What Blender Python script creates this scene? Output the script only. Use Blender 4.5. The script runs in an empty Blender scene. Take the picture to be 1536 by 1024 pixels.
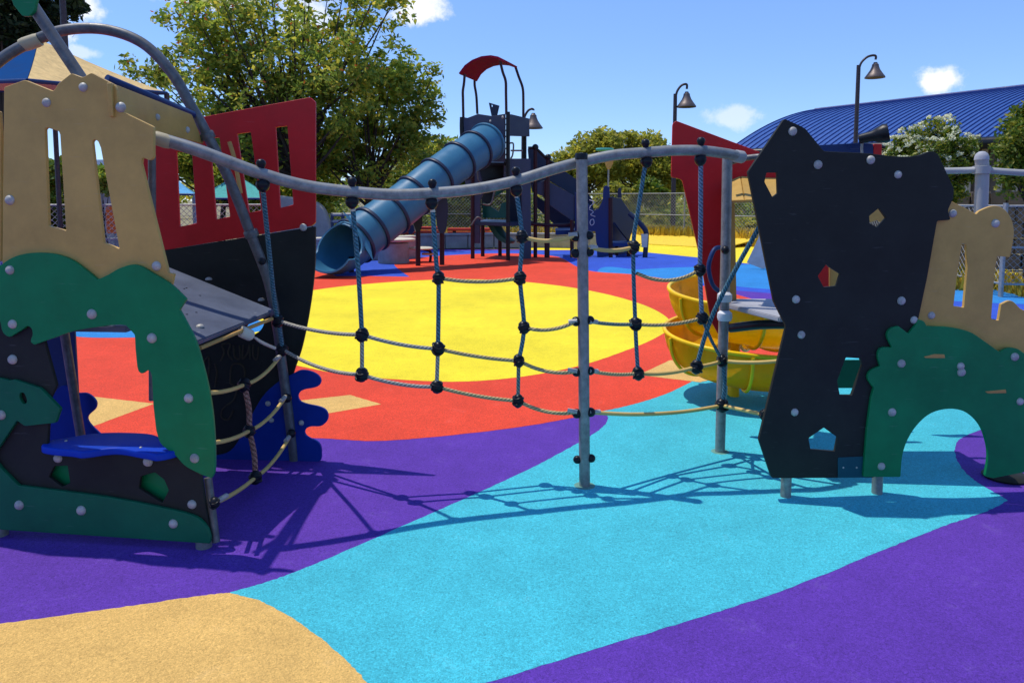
import bpy, bmesh, math, random
import numpy as np
from mathutils import Vector, Matrix, geometry
random.seed(7); np.random.seed(7)
S = bpy.context.scene
COL = S.collection
# ------------------------------------------------------------------ camera
FPX, CX, CY, PITCH, EYE = 1110.0, 768.0, 397.0, math.radians(5.0), 1.6
CAM = Vector((0, 0, EYE))
Fv = Vector((0, math.cos(PITCH), -math.sin(PITCH))); Uv = Vector((0, math.sin(PITCH), math.cos(PITCH)))
def ray(x, y): return Fv + Vector((1, 0, 0))*((x-CX)/FPX) - Uv*((y-CY)/FPX)
def P(x, y, Y):
    d = ray(x, y); return CAM + d*(Y/d.y)
def G(x, y, z=0.0):
    d = ray(x, y); return CAM + d*((z-EYE)/d.z)
def px(n, Y): return n*Y/FPX          # a photo length in metres at depth Y
cd = bpy.data.cameras.new('camera'); cam = bpy.data.objects.new('camera', cd); COL.objects.link(cam)
cam.location = CAM; cam.rotation_euler = (math.pi/2-PITCH, 0, 0)
cd.sensor_width = 36; cd.lens = 36*FPX/1536; cd.shift_y = -(512-CY)/1536; cd.clip_end = 2000; cd.clip_start = .05
S.camera = cam
# ------------------------------------------------------------------ materials
def lin(c):
    return tuple((v/12.92 if v <= .04045 else ((v+.055)/1.055)**2.4) for v in [q/255 for q in c])
def newmat(name):
    m = bpy.data.materials.new(name); m.use_nodes = True
    nt = m.node_tree; b = nt.nodes['Principled BSDF']; return m, nt, b
def N(nt, t, **kw):
    n = nt.nodes.new(t)
    for k, v in kw.items():
        if k in n.inputs: n.inputs[k].default_value = v
        else: setattr(n, k, v)
    return n
def ramp(nt, src, a, b, ca, cb):
    r = nt.nodes.new('ShaderNodeValToRGB'); r.color_ramp.elements[0].position = a; r.color_ramp.elements[1].position = b
    r.color_ramp.elements[0].color = (*ca, 1); r.color_ramp.elements[1].color = (*cb, 1)
    nt.links.new(src, r.inputs[0]); return r
def mul(c, k): return tuple(min(1, v*k) for v in c)
def mix(nt, fac, a, b, mode='MIX'):
    m = nt.nodes.new('ShaderNodeMix'); m.data_type = 'RGBA'; m.blend_type = mode
    for i, v in ((0, fac), (6, a), (7, b)):
        if hasattr(v, 'links'): nt.links.new(v, m.inputs[i])
        else: m.inputs[i].default_value = v if i == 0 else (*v, 1)
    return m.outputs[2]
def rubber(name, c, dark=.62):
    m, nt, b = newmat(name)
    g = N(nt, 'ShaderNodeNewGeometry')
    n1 = N(nt, 'ShaderNodeTexNoise', Scale=105.0, Detail=4.0, Roughness=.6, Distortion=1.6); nt.links.new(g.outputs['Position'], n1.inputs['Vector'])
    v1 = N(nt, 'ShaderNodeTexVoronoi', Scale=150.0); nt.links.new(g.outputs['Position'], v1.inputs['Vector'])
    n2 = N(nt, 'ShaderNodeTexNoise', Scale=.7, Detail=4.0, Roughness=.6); nt.links.new(g.outputs['Position'], n2.inputs['Vector'])
    n3 = N(nt, 'ShaderNodeTexNoise', Scale=340.0, Detail=2.0); nt.links.new(g.outputs['Position'], n3.inputs['Vector'])
    r1 = ramp(nt, n1.outputs['Fac'], .36, .62, mul(c, dark), mul(c, 1.12))
    r2 = ramp(nt, n2.outputs['Fac'], .28, .72, (.85, .85, .86), (1.08, 1.08, 1.08))
    col = mix(nt, 1.0, r1.outputs[0], r2.outputs[0], 'MULTIPLY')
    n4 = N(nt, 'ShaderNodeTexNoise', Scale=5.5, Detail=5.0, Roughness=.7, Distortion=.6); nt.links.new(g.outputs['Position'], n4.inputs['Vector'])
    r4 = ramp(nt, n4.outputs['Fac'], .35, .7, (.93, .93, .93), (1.06, 1.06, 1.06)); col = mix(nt, 1.0, col, r4.outputs[0], 'MULTIPLY')
    r5 = ramp(nt, n4.outputs['Fac'], .60, .78, (0, 0, 0), (.09, .09, .09)); col = mix(nt, r5.outputs[0], col, (.45, .42, .38))
    r3 = ramp(nt, v1.outputs['Color'], .0, 1., (.86, .86, .86), (1.12, 1.12, 1.12))
    col = mix(nt, 1.0, col, r3.outputs[0], 'MULTIPLY')
    v2 = N(nt, 'ShaderNodeTexVoronoi', Scale=48.0); nt.links.new(g.outputs['Position'], v2.inputs['Vector'])
    rv = ramp(nt, v2.outputs['Distance'], .05, .13, (.55, .52, .5), (1, 1, 1)); col = mix(nt, 1.0, col, rv.outputs[0], 'MULTIPLY')
    nt.links.new(col, b.inputs['Base Color']); b.inputs['Roughness'].default_value = .85
    b.inputs['Specular IOR Level'].default_value = .25
    ad = N(nt, 'ShaderNodeMath', operation='ADD'); nt.links.new(n1.outputs['Fac'], ad.inputs[0]); nt.links.new(n3.outputs['Fac'], ad.inputs[1])
    bp = N(nt, 'ShaderNodeBump', Strength=.55, Distance=.006); nt.links.new(ad.outputs[0], bp.inputs['Height'])
    nt.links.new(bp.outputs[0], b.inputs['Normal']); return m
def board_mat(name, c, rough=.38, var=.14, wear=.12, spec=.22):
    m, nt, b = newmat(name)
    t = N(nt, 'ShaderNodeNewGeometry')
    n = N(nt, 'ShaderNodeTexNoise', Scale=2.6, Detail=6.0, Roughness=.7); nt.links.new(t.outputs['Position'], n.inputs['Vector'])
    n2 = N(nt, 'ShaderNodeTexNoise', Scale=420.0, Detail=2.0); nt.links.new(t.outputs['Position'], n2.inputs['Vector'])
    mp = N(nt, 'ShaderNodeMapping'); mp.inputs['Scale'].default_value = (9, 9, 120); mp.inputs['Rotation'].default_value = (.3, .5, .2)
    nt.links.new(t.outputs['Position'], mp.inputs['Vector'])
    n3 = N(nt, 'ShaderNodeTexNoise', Scale=1.0, Detail=3.0); nt.links.new(mp.outputs[0], n3.inputs['Vector'])
    r = ramp(nt, n.outputs['Fac'], .3, .72, mul(c, 1-var), mul(c, 1+var))
    sc = ramp(nt, n3.outputs['Fac'], .69, .74, (0, 0, 0), (wear, wear, wear))
    col = mix(nt, sc.outputs[0], r.outputs[0], tuple(.5*v+.25 for v in c))
    nt.links.new(col, b.inputs['Base Color'])
    rr = ramp(nt, n.outputs['Fac'], .3, .7, (rough-.08,)*3, (rough+.14,)*3); nt.links.new(rr.outputs[0], b.inputs['Roughness'])
    b.inputs['Specular IOR Level'].default_value = spec
    bp = N(nt, 'ShaderNodeBump', Strength=.18, Distance=.002); nt.links.new(n2.outputs['Fac'], bp.inputs['Height']); nt.links.new(bp.outputs[0], b.inputs['Normal'])
    return m
def metal_mat(name, c, rough=.42, met=.75):
    m, nt, b = newmat(name)
    t = N(nt, 'ShaderNodeNewGeometry')
    n = N(nt, 'ShaderNodeTexNoise', Scale=22.0, Detail=6.0, Roughness=.7); nt.links.new(t.outputs['Position'], n.inputs['Vector'])
    r = ramp(nt, n.outputs['Fac'], .32, .68, mul(c, .68), mul(c, 1.22)); nt.links.new(r.outputs[0], b.inputs['Base Color'])
    rr = ramp(nt, n.outputs['Fac'], .3, .7, (rough+.15,)*3, (rough-.08,)*3); nt.links.new(rr.outputs[0], b.inputs['Roughness'])
    b.inputs['Metallic'].default_value = met
    bp = N(nt, 'ShaderNodeBump', Strength=.12, Distance=.003); nt.links.new(n.outputs['Fac'], bp.inputs['Height']); nt.links.new(bp.outputs[0], b.inputs['Normal'])
    return m
def rope_mat(name, c1, c2, pitch=.022):
    m, nt, b = newmat(name)
    uv = N(nt, 'ShaderNodeUVMap'); sp = N(nt, 'ShaderNodeSeparateXYZ'); nt.links.new(uv.outputs[0], sp.inputs[0])
    a = N(nt, 'ShaderNodeMath', operation='MULTIPLY'); a.inputs[1].default_value = 3.0; nt.links.new(sp.outputs[0], a.inputs[0])
    bb = N(nt, 'ShaderNodeMath', operation='MULTIPLY'); bb.inputs[1].default_value = 1/pitch; nt.links.new(sp.outputs[1], bb.inputs[0])
    s = N(nt, 'ShaderNodeMath', operation='ADD'); nt.links.new(a.outputs[0], s.inputs[0]); nt.links.new(bb.outputs[0], s.inputs[1])
    f = N(nt, 'ShaderNodeMath', operation='PINGPONG'); f.inputs[1].default_value = .5; nt.links.new(s.outputs[0], f.inputs[0])
    g = N(nt, 'ShaderNodeNewGeometry'); n = N(nt, 'ShaderNodeTexNoise', Scale=130.0, Detail=3.0); nt.links.new(g.outputs['Position'], n.inputs['Vector'])
    rn = ramp(nt, n.outputs['Fac'], .42, .6, c1, c2)
    rs = ramp(nt, f.outputs[0], .0, .35, (.28, .28, .28), (1, 1, 1))
    col = mix(nt, 1.0, rn.outputs[0], rs.outputs[0], 'MULTIPLY'); nt.links.new(col, b.inputs['Base Color'])
    b.inputs['Roughness'].default_value = .8; b.inputs['Specular IOR Level'].default_value = .2
    bp = N(nt, 'ShaderNodeBump', Strength=.8, Distance=.004); nt.links.new(f.outputs[0], bp.inputs['Height']); nt.links.new(bp.outputs[0], b.inputs['Normal'])
    return m
def leaf_mat(name, c1, c2, c3, tr=.35):
    m, nt, b = newmat(name)
    g = N(nt, 'ShaderNodeNewGeometry'); r = nt.nodes.new('ShaderNodeValToRGB')
    e = r.color_ramp.elements; e[0].position = 0; e[0].color = (*c1, 1); e[1].position = .62; e[1].color = (*c2, 1)
    x = e.new(1.0); x.color = (*c3, 1)
    nt.links.new(g.outputs['Random Per Island'], r.inputs[0])
    n = N(nt, 'ShaderNodeTexNoise', Scale=.55, Detail=2.0); nt.links.new(g.outputs['Position'], n.inputs['Vector'])
    rn = ramp(nt, n.outputs['Fac'], .35, .65, (.72, .74, .7), (1.25, 1.22, 1.1))
    col = mix(nt, 1.0, r.outputs[0], rn.outputs[0], 'MULTIPLY')
    nt.links.new(col, b.inputs['Base Color']); b.inputs['Roughness'].default_value = .5; b.inputs['Specular IOR Level'].default_value = .3
    t = N(nt, 'ShaderNodeBsdfTranslucent'); nt.links.new(col, t.inputs[0])
    ms = N(nt, 'ShaderNodeMixShader'); ms.inputs[0].default_value = tr
    nt.links.new(b.outputs[0], ms.inputs[1]); nt.links.new(t.outputs[0], ms.inputs[2])
    nt.links.new(ms.outputs[0], nt.nodes['Material Output'].inputs[0]); return m
M = {}
M['r_purple'] = rubber('rubber_purple', (.118, .040, .37)); M['r_cyan'] = rubber('rubber_cyan', (.066, .53, .61))
M['r_red'] = rubber('rubber_red', (.84, .072, .028)); M['r_yellow'] = rubber('rubber_yellow', (.92, .72, .025), .78)
M['r_beige'] = rubber('rubber_beige', (.78, .475, .135), .7); M['r_blue'] = rubber('rubber_blue', (.035, .10, .55))
M['r_sky'] = rubber('rubber_bright_blue', (.03, .26, .62))
M['tan'] = board_mat('tan_board', (.54, .33, .085), .42, .2, .22); M['green'] = board_mat('green_board', (.003, .19, .062), .38, .22, .14)
M['green2'] = board_mat('deep_green_board', (.004, .115, .052), .42, .22, .14); M['dark'] = board_mat('charcoal_board', (.019, .0205, .0165), .58, .4, .12, .2)
M['red'] = board_mat('red_board', (.54, .014, .016), .4, .18, .16); M['blue'] = board_mat('blue_board', (.006, .045, .40), .48, .14, .12, .12)
M['navy'] = board_mat('navy_board', (.02, .03, .062), .42); M['slate'] = board_mat('slate_board', (.042, .052, .088), .45)
M['navyblue'] = board_mat('navy_blue_board', (.010, .032, .12), .42)
M['dkgreen'] = board_mat('dim_green_board', (.008, .05, .03), .5)
M['wave'] = board_mat('wave_board', (.005, .034, .25), .45, .2, .15, .14); M['teal'] = board_mat('teal_plate', (.006, .07, .09), .45); M['deck'] = board_mat('grey_deck', (.095, .112, .155), .5, .25, .3)
M['gdeck'] = board_mat('pale_deck', (.36, .36, .38), .6, .25, .4); M['yellow'] = board_mat('yellow_plastic', (.86, .55, .008), .3)
M['tube'] = board_mat('tube_blue', (.042, .155, .25), .36, .1); M['plgreen'] = board_mat('plastic_green', (.01, .10, .075), .35)
M['black'] = board_mat('black_plastic', (.008, .009, .012), .33, .3, .04); M['wood'] = board_mat('warm_wood', (.50, .28, .08), .6, .25)
M['maroon'] = board_mat('dark_maroon', (.035, .009, .013), .4); M['redtable'] = board_mat('faded_red', (.52, .06, .035), .5)
M['canopyred'] = board_mat('canopy_red', (.20, .0015, .028), .6, .14, .0, .06); M['sleeve'] = board_mat('tan_sleeve', (.42, .36, .22), .5); M['white'] = board_mat('white_paint', (.72, .72, .70), .5)
M['cream'] = board_mat('cream_plastic', (.62, .56, .42), .45); M['orange'] = board_mat('orange_paint', (.75, .16, .03), .45)
M['steel'] = metal_mat('galvanised_steel', (.25, .25, .23), .45, .4); M['dsteel'] = metal_mat('dark_steel', (.13, .13, .128), .45, .45)
M['bolt'] = metal_mat('bolt_steel', (.42, .40, .345), .5, .1); M['lampm'] = metal_mat('bronze_lamp', (.045, .033, .04), .45, .4)
M['lampshade'] = metal_mat('bronze_shade', (.13, .10, .09), .45, .4); M['galv'] = metal_mat('fence_steel', (.30, .30, .29), .55, .2)
M['paintgrey'] = board_mat('grey_paint', (.34, .335, .32), .45, .1)
M['rope_blue'] = rope_mat('rope_blue', (.025, .135, .19), (.15, .27, .31)); M['rope_tan'] = rope_mat('rope_tan', (.50, .36, .14), (.64, .50, .26))
M['rope_grey'] = rope_mat('rope_grey', (.36, .34, .28), (.55, .50, .40)); M['rope_red'] = rope_mat('rope_red', (.30, .10, .07), (.50, .27, .20), .03)
M['rope_mix'] = rope_mat('rope_faded_blue', (.12, .22, .33), (.34, .38, .44)); M['rope_hose'] = board_mat('rope_sleeve', (.62, .42, .13), .5)
M['rope_tealtan'] = rope_mat('rope_teal_tan', (.05, .22, .24), (.40, .32, .18))
M['leaf_a'] = leaf_mat('leaf_mid', (.13, .22, .04), (.36, .43, .06), (.64, .52, .07), .6)
M['leaf_b'] = leaf_mat('leaf_dark', (.12, .22, .04), (.35, .44, .06), (.60, .50, .07), .6)
M['leaf_c'] = leaf_mat('leaf_olive', (.22, .26, .04), (.44, .43, .06), (.62, .50, .07), .6)
M['leaf_d'] = leaf_mat('leaf_bright', (.06, .12, .012), (.16, .22, .02), (.33, .30, .03))
M['leaf_e'] = leaf_mat('leaf_deep_green', (.010, .026, .010), (.022, .045, .013), (.045, .06, .015))  # very dark green leaf colours
M['flower'] = leaf_mat('flower_white', (.55, .58, .36), (.78, .78, .58), (.85, .85, .7), .25)
M['flower_o'] = leaf_mat('flower_orange', (.5, .12, .03), (.6, .16, .04), (.65, .25, .05), .2)
M['straw'] = leaf_mat('straw', (.40, .27, .03), (.66, .46, .04), (.82, .60, .06), .3)
M['bark'] = board_mat('bark', (.055, .042, .032), .9, .35, .1)
def stone(name, c, sc=3.0):
    m, nt, b = newmat(name); g = N(nt, 'ShaderNodeNewGeometry')
    n = N(nt, 'ShaderNodeTexNoise', Scale=sc, Detail=8.0, Roughness=.7); nt.links.new(g.outputs['Position'], n.inputs['Vector'])
    r = ramp(nt, n.outputs['Fac'], .3, .7, mul(c, .72), mul(c, 1.2)); nt.links.new(r.outputs[0], b.inputs['Base Color']); b.inputs['Roughness'].default_value = .9
    bp = N(nt, 'ShaderNodeBump', Strength=.4, Distance=.02); nt.links.new(n.outputs['Fac'], bp.inputs['Height']); nt.links.new(bp.outputs[0], b.inputs['Normal']); return m
M['block'] = stone('grey_block', (.32, .31, .30)); M['cap'] = stone('pale_cap', (.60, .55, .44)); M['wall'] = stone('beige_wall', (.42, .37, .30), 1.5)
M['brown'] = stone('brown_wall', (.13, .10, .075), 1.2); M['ground'] = stone('dry_grass_ground', (.24, .20, .09), 1.3)
M['fabric_tan'] = stone('canvas_tan', (.70, .47, .18), 9); M['fabric_blue'] = board_mat('canvas_blue', (.004, .05, .17), .9, .15, .0, .05); M['fabric_teal'] = stone('canvas_teal', (.06, .34, .30), 9)
M['fabric_sky'] = stone('canvas_sky', (.10, .36, .60), 9)
M['roof'] = board_mat('blue_metal_roof', (.029, .088, .29), .42, .12, .03, .3); M['seam'] = board_mat('roof_seam', (.010, .028, .16), .4, .1, .02)
M['yellowedge'] = stone('yellow_bank', (.82, .56, .03), 14)
M['graff'] = board_mat('marker_tan', (.05, .038, .02), .6); M['chalk'] = board_mat('marker_white', (.5, .5, .52), .6)
# ------------------------------------------------------------------ helpers
def root_of(o):
    while o.parent: o = o.parent
    return o
def org(parent): return Vector((0, 0, 0)) if parent is None else Vector(root_of(parent).location)
def add(name, me, mat, parent=None, smooth=35):
    o = bpy.data.objects.new(name, me); COL.objects.link(o)
    if mat is not None and len(me.materials) == 0: me.materials.append(mat)
    if parent is not None:
        o.parent = parent; me.transform(Matrix.Translation(-org(parent)))
    if smooth is not None:
        me.polygons.foreach_set('use_smooth', [True]*len(me.polygons)); me.set_sharp_from_angle(angle=math.radians(smooth))
    return o
def tag(o, label, cat, group=None):
    o['label'] = label; o['category'] = cat
    if group: o['group'] = group
    return o
def struct(o): o['kind'] = 'structure'; return o
def thing(name, loc, label, cat, group=None):
    o = bpy.data.objects.new(name, None); COL.objects.link(o); o.location = loc; o.empty_display_size = .2
    return tag(o, label, cat, group)
def settle(o):            # put the origin of a single-mesh thing on its base
    me = o.data; co = np.empty(len(me.vertices)*3); me.vertices.foreach_get('co', co); co = co.reshape(-1, 3)
    c = Vector(((co[:, 0].min()+co[:, 0].max())/2, (co[:, 1].min()+co[:, 1].max())/2, co[:, 2].min()))
    me.transform(Matrix.Translation(-c)); o.location = c; return o
def smooth_path(pts, n=8, closed=True):
    """pts: (x,y) sharp or (x,y,1) smooth -> dense outline"""
    out = []; k = len(pts); rng = range(k) if closed else range(k-1)
    for i in rng:
        a, b = pts[i], pts[(i+1) % k]; sa, sb = len(a) > 2, len(b) > 2
        A, B = np.array(a[:2], float), np.array(b[:2], float)
        if not sa and not sb: out.append(tuple(A)); continue
        def tan(j):
            if not closed and (j == 0 or j == k-1): return B-A
            p, q = np.array(pts[(j-1) % k][:2], float), np.array(pts[(j+1) % k][:2], float)
            t = (q-p); l = np.linalg.norm(t)
            return t/l*np.linalg.norm(B-A) if l > 1e-6 else t
        ma = tan(i) if sa else (B-A); mb = tan((i+1) % k) if sb else (B-A)
        for s in range(n):
            t = s/n; out.append(tuple((2*t**3-3*t**2+1)*A+(t**3-2*t**2+t)*ma+(-2*t**3+3*t**2)*B+(t**3-t**2)*mb))
    if not closed: out.append(tuple(pts[-1][:2]))
    return out
def round_corners(pts, r):
    out = []; k = len(pts)
    for i in range(k):
        p, c, q = (np.array(pts[j % k], float) for j in (i-1, i, i+1))
        u, v = p-c, q-c; lu, lv = np.linalg.norm(u), np.linalg.norm(v)
        if lu < 1e-6 or lv < 1e-6: continue
        cs = np.dot(u, v)/(lu*lv)
        if cs < -.9: out.append(tuple(c)); continue
        rr = min(r, lu*.4, lv*.4); a, b = c+u/lu*rr, c+v/lv*rr
        for t in (0, .33, .67, 1): out.append(tuple((1-t)**2*a+2*t*(1-t)*c+t*t*b))
    return out
def sm(*pts): return [(x, y, 1) for x, y in pts]
def fill_mesh(loops, extrude, bevel=0.0):
    cu = bpy.data.curves.new('outline', 'CURVE'); cu.dimensions = '2D'; cu.fill_mode = 'BOTH'
    for L in loops:
        s = cu.splines.new('POLY'); s.points.add(len(L)-1)
        for i, (x, y) in enumerate(L): s.points[i].co = (x, y, 0, 1)
        s.use_cyclic_u = True
    if bevel > 0: cu.bevel_depth = bevel; cu.bevel_resolution = 2; cu.offset = -bevel
    cu.extrude = max(0, extrude-bevel)
    o = bpy.data.objects.new('outline', cu); COL.objects.link(o)
    dg = bpy.context.evaluated_depsgraph_get(); me = bpy.data.meshes.new_from_object(o.evaluated_get(dg))
    bpy.data.objects.remove(o); bpy.data.curves.remove(cu); return me
class Plane:
    """upright plane through two ground points"""
    def __init__(s, A, B):
        s.o = Vector((A.x, A.y, 0)); s.a = Vector((B.x-A.x, B.y-A.y, 0)).normalized(); s.n = s.a.cross(Vector((0, 0, 1)))
    def hit(s, x, y, off=0.0):
        d = ray(x, y); o = s.o+s.n*off; return CAM+d*((o-CAM).dot(s.n)/d.dot(s.n))
def board(name, outline, pl, mat, parent=None, holes=(), off=0.0, thick=.019, bevel=.0025, r=2.0, n=6):
    def conv(L, rr):
        L = round_corners(smooth_path(L, n), rr); q = []
        for x, y in L:
            h = pl.hit(x, y, off)-pl.o; q.append((h.dot(pl.a), h.z))
        return q
    me = fill_mesh([conv(outline, r)]+[conv(h, min(r, 1.5)) for h in holes], thick/2, bevel)
    R = Matrix((pl.a, Vector((0, 0, 1)), pl.n)).transposed().to_4x4()
    me.transform(Matrix.Translation(pl.o+pl.n*(off-thick/2)) @ R)
    return add(name, me, mat, parent, 30)
def tube_mesh(pts, rad, seg=12, n=6, smooth=True, cap=True, ring=None):
    pts = [Vector(p) for p in pts]; k = len(pts); rads = rad if isinstance(rad, (list, tuple)) else [rad]*k
    Q, Rr = [], []
    if smooth and k > 2:
        for i in range(k-1):
            p0, p1, p2, p3 = pts[max(i-1, 0)], pts[i], pts[i+1], pts[min(i+2, k-1)]
            for s in range(n):
                t = s/n; Q.append(.5*((2*p1)+(p2-p0)*t+(2*p0-5*p1+4*p2-p3)*t*t+(3*p1-p0-3*p2+p3)*t**3)); Rr.append(rads[i]*(1-t)+rads[i+1]*t)
        Q.append(pts[-1]); Rr.append(rads[-1])
    else: Q, Rr = pts, list(rads)
    bm = bmesh.new(); uvl = bm.loops.layers.uv.new('UVMap'); rings = []; L = [0.0]
    T = [(Q[min(i+1, len(Q)-1)]-Q[max(i-1, 0)]).normalized() for i in range(len(Q))]
    u = T[0].orthogonal().normalized()
    for i, q in enumerate(Q):
        if i: L.append(L[-1]+(Q[i]-Q[i-1]).length)
        u = (u-T[i]*u.dot(T[i])).normalized(); v = T[i].cross(u)
        rings.append([bm.verts.new(q+(u*math.cos(2*math.pi*j/seg)+v*math.sin(2*math.pi*j/seg))*Rr[i]) for j in range(seg)])
    for i in range(len(Q)-1):
        for j in range(seg):
            f = bm.faces.new((rings[i][j], rings[i][(j+1) % seg], rings[i+1][(j+1) % seg], rings[i+1][j]))
            for lp, (a, b) in zip(f.loops, ((j/seg, L[i]), ((j+1)/seg, L[i]), ((j+1)/seg, L[i+1]), (j/seg, L[i+1]))): lp[uvl].uv = (a, b)
    if cap:
        bm.faces.new(list(reversed(rings[0]))); bm.faces.new(rings[-1])
    bmesh.ops.recalc_face_normals(bm, faces=bm.faces)
    me = bpy.data.meshes.new('tube'); bm.to_mesh(me); bm.free(); return me
def tube(name, pts, rad, mat, parent=None, **kw): return add(name, tube_mesh(pts, rad, **kw), mat, parent, 50)
def lathe_mesh(prof, seg=20, M4=None):
    bm = bmesh.new(); rings = []
    for r, z in prof:
        rings.append([bm.verts.new((0, 0, z))] if r < 1e-5 else [bm.verts.new((r*math.cos(2*math.pi*j/seg), r*math.sin(2*math.pi*j/seg), z)) for j in range(seg)])
    for a, b in zip(rings, rings[1:]):
        for j in range(seg):
            k = (j+1) % seg
            if len(a) == 1 and len(b) == 1: continue
            if len(a) == 1: bm.faces.new((a[0], b[k], b[j]))
            elif len(b) == 1: bm.faces.new((a[j], a[k], b[0]))
            else: bm.faces.new((a[j], a[k], b[k], b[j]))
    bmesh.ops.recalc_face_normals(bm, faces=bm.faces)
    me = bpy.data.meshes.new('lathe'); bm.to_mesh(me); bm.free()
    if M4 is not None: me.transform(M4)
    return me
def lathe(name, prof, at, mat, parent=None, seg=20, axis=None, smooth=40):
    R = Vector(axis).to_track_quat('Z', 'Y').to_matrix().to_4x4() if axis is not None else Matrix.Identity(4)
    return add(name, lathe_mesh(prof, seg, Matrix.Translation(at) @ R), mat, parent, smooth)
def slab_mesh(corners_top, thick, bevel=.004):
    """horizontal-ish slab from a list of top points (planar polygon)"""
    bm = bmesh.new(); t = [bm.verts.new(c) for c in corners_top]
    f = bm.faces.new(t); f.normal_update()
    nrm = f.normal.copy(); nrm = nrm if nrm.z > 0 else -nrm
    r = bmesh.ops.extrude_face_region(bm, geom=[f]); vs = [g for g in r['geom'] if isinstance(g, bmesh.types.BMVert)]
    for v in vs: v.co -= nrm*thick
    bmesh.ops.recalc_face_normals(bm, faces=bm.faces)
    if bevel: bmesh.ops.bevel(bm, geom=list(bm.edges), offset=bevel, segments=2, affect='EDGES')
    me = bpy.data.meshes.new('slab'); bm.to_mesh(me); bm.free(); return me
def box_mesh(c, size, rz=0, bevel=.01):
    bm = bmesh.new(); bmesh.ops.create_cube(bm, size=1.0)
    for v in bm.verts: v.co = Vector((v.co.x*size[0], v.co.y*size[1], v.co.z*size[2]))
    if bevel: bmesh.ops.bevel(bm, geom=list(bm.edges), offset=bevel, segments=2, affect='EDGES')
    me = bpy.data.meshes.new('box'); bm.to_mesh(me); bm.free()
    me.transform(Matrix.Translation(c) @ Matrix.Rotation(rz, 4, 'Z')); return me
def join_meshes(ms):
    bm = bmesh.new()
    for m in ms: bm.from_mesh(m); bpy.data.meshes.remove(m)
    me = bpy.data.meshes.new('joined'); bm.to_mesh(me); bm.free(); return me
BOLT = lathe_mesh([(0, .0155), (.007, .0148), (.0135, .0122), (.0185, .008), (.0212, .0035), (.0222, 0), (.0215, -.004)], 18); BOLT.materials.append(M['bolt'])
BOLT.polygons.foreach_set('use_smooth', [True]*len(BOLT.polygons))
def bolts(pts, pl, parent, off=0.0, s=1.0):
    for x, y in pts:
        b = bpy.data.objects.new('bolt', BOLT); COL.objects.link(b); b.parent = parent
        b.location = pl.hit(x, y, off)-org(parent); b.rotation_euler = pl.n.to_track_quat('Z', 'Y').to_euler(); b.scale = (s*random.uniform(.94, 1.06),)*3
def inst(name, me, at, parent, scale=1.0, rot=(0, 0, 0)):
    o = bpy.data.objects.new(name, me); COL.objects.link(o); o.parent = parent; o.location = Vector(at)-org(parent)
    o.scale = (scale,)*3 if not isinstance(scale, tuple) else scale; o.rotation_euler = rot; return o
def ball(r): return [(0, -r)]+[(r*math.cos(a), r*math.sin(a)) for a in np.linspace(-1.35, 1.35, 9)]+[(0, r)]
# ------------------------------------------------------------------ ground
def sheet(name, pts, z, mat, jit=.003, n=14):
    z *= .15
    pts = smooth_path(pts, n); q = [G(x, y, z) for x, y in pts]; out = []
    for i, a in enumerate(q):
        b = q[(i+1) % len(q)]; d = (b-a).length; k = max(1, min(60, int(d/.03)))
        for s in range(k):
            p = a.lerp(b, s/k); j = jit if p.y < 8 else 0
            out.append((p.x+random.uniform(-j, j), p.y+random.uniform(-j, j)))
    me = fill_mesh([out], 0); me.transform(Matrix.Translation((0, 0, z)))
    return struct(add(name, me, mat, None, None))
def rect(name, x0, x1, y0, y1, z, mat):
    me = bpy.data.meshes.new(name); me.from_pydata([(x0, y0, z), (x1, y0, z), (x1, y1, z), (x0, y1, z)], [], [(0, 1, 2, 3)]); return struct(add(name, me, mat, None, None))
rect('ground', -500, 500, -300, 900, -.03, M['ground'])
rect('purple_ground', -14, 7.6, -4, 24, 0, M['r_purple'])
sheet('blue_ground', [(360, 376), (1140, 376), (1160, 392), (1500, 425), (1800, 440), (1800, 500), (1400, 480), (1160, 440), (900, 420), (300, 440)], .004, M['r_blue'])
sheet('cyan_far_ground', sm((895, 412), (960, 404), (1050, 400), (1160, 396), (1300, 405), (1450, 425), (1620, 447), (1620, 456), (1440, 452), (1300, 440), (1160, 434), (1050, 424), (960, 416)), .006, M['r_sky'])
sheet('yellow_far_ground', [(790, 375), (870, 375), (955, 377), (1045, 386), (1100, 393, 1), (1180, 400, 1), (1300, 405, 1), (1500, 432, 1), (1700, 448), (1700, 430), (1200, 372), (1000, 363), (790, 367)], .012, M['r_yellow'])
sheet('cyan_ground', [(345, 888), (410, 869, 1), (480, 842, 1), (600, 790, 1), (700, 746, 1), (800, 700, 1), (860, 668, 1), (898, 645, 1), (912, 628, 1), (905, 612, 1), (960, 560, 1), (1080, 500, 1), (1250, 470, 1), (1500, 480, 1),
      (1650, 540, 1), (1640, 600, 1), (1536, 622, 1), (1475, 643, 1), (1440, 658, 1), (1432, 674, 1), (1440, 698, 1), (1462, 720, 1), (1492, 738, 1), (1512, 750), (1485, 764, 1), (1420, 787, 1), (1330, 822, 1), (1190, 879, 1), (1050, 925, 1), (880, 976, 1), (720, 1026, 1), (560, 1070, 1), (380, 1110), (330, 1000)], .004, M['r_cyan'])
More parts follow.
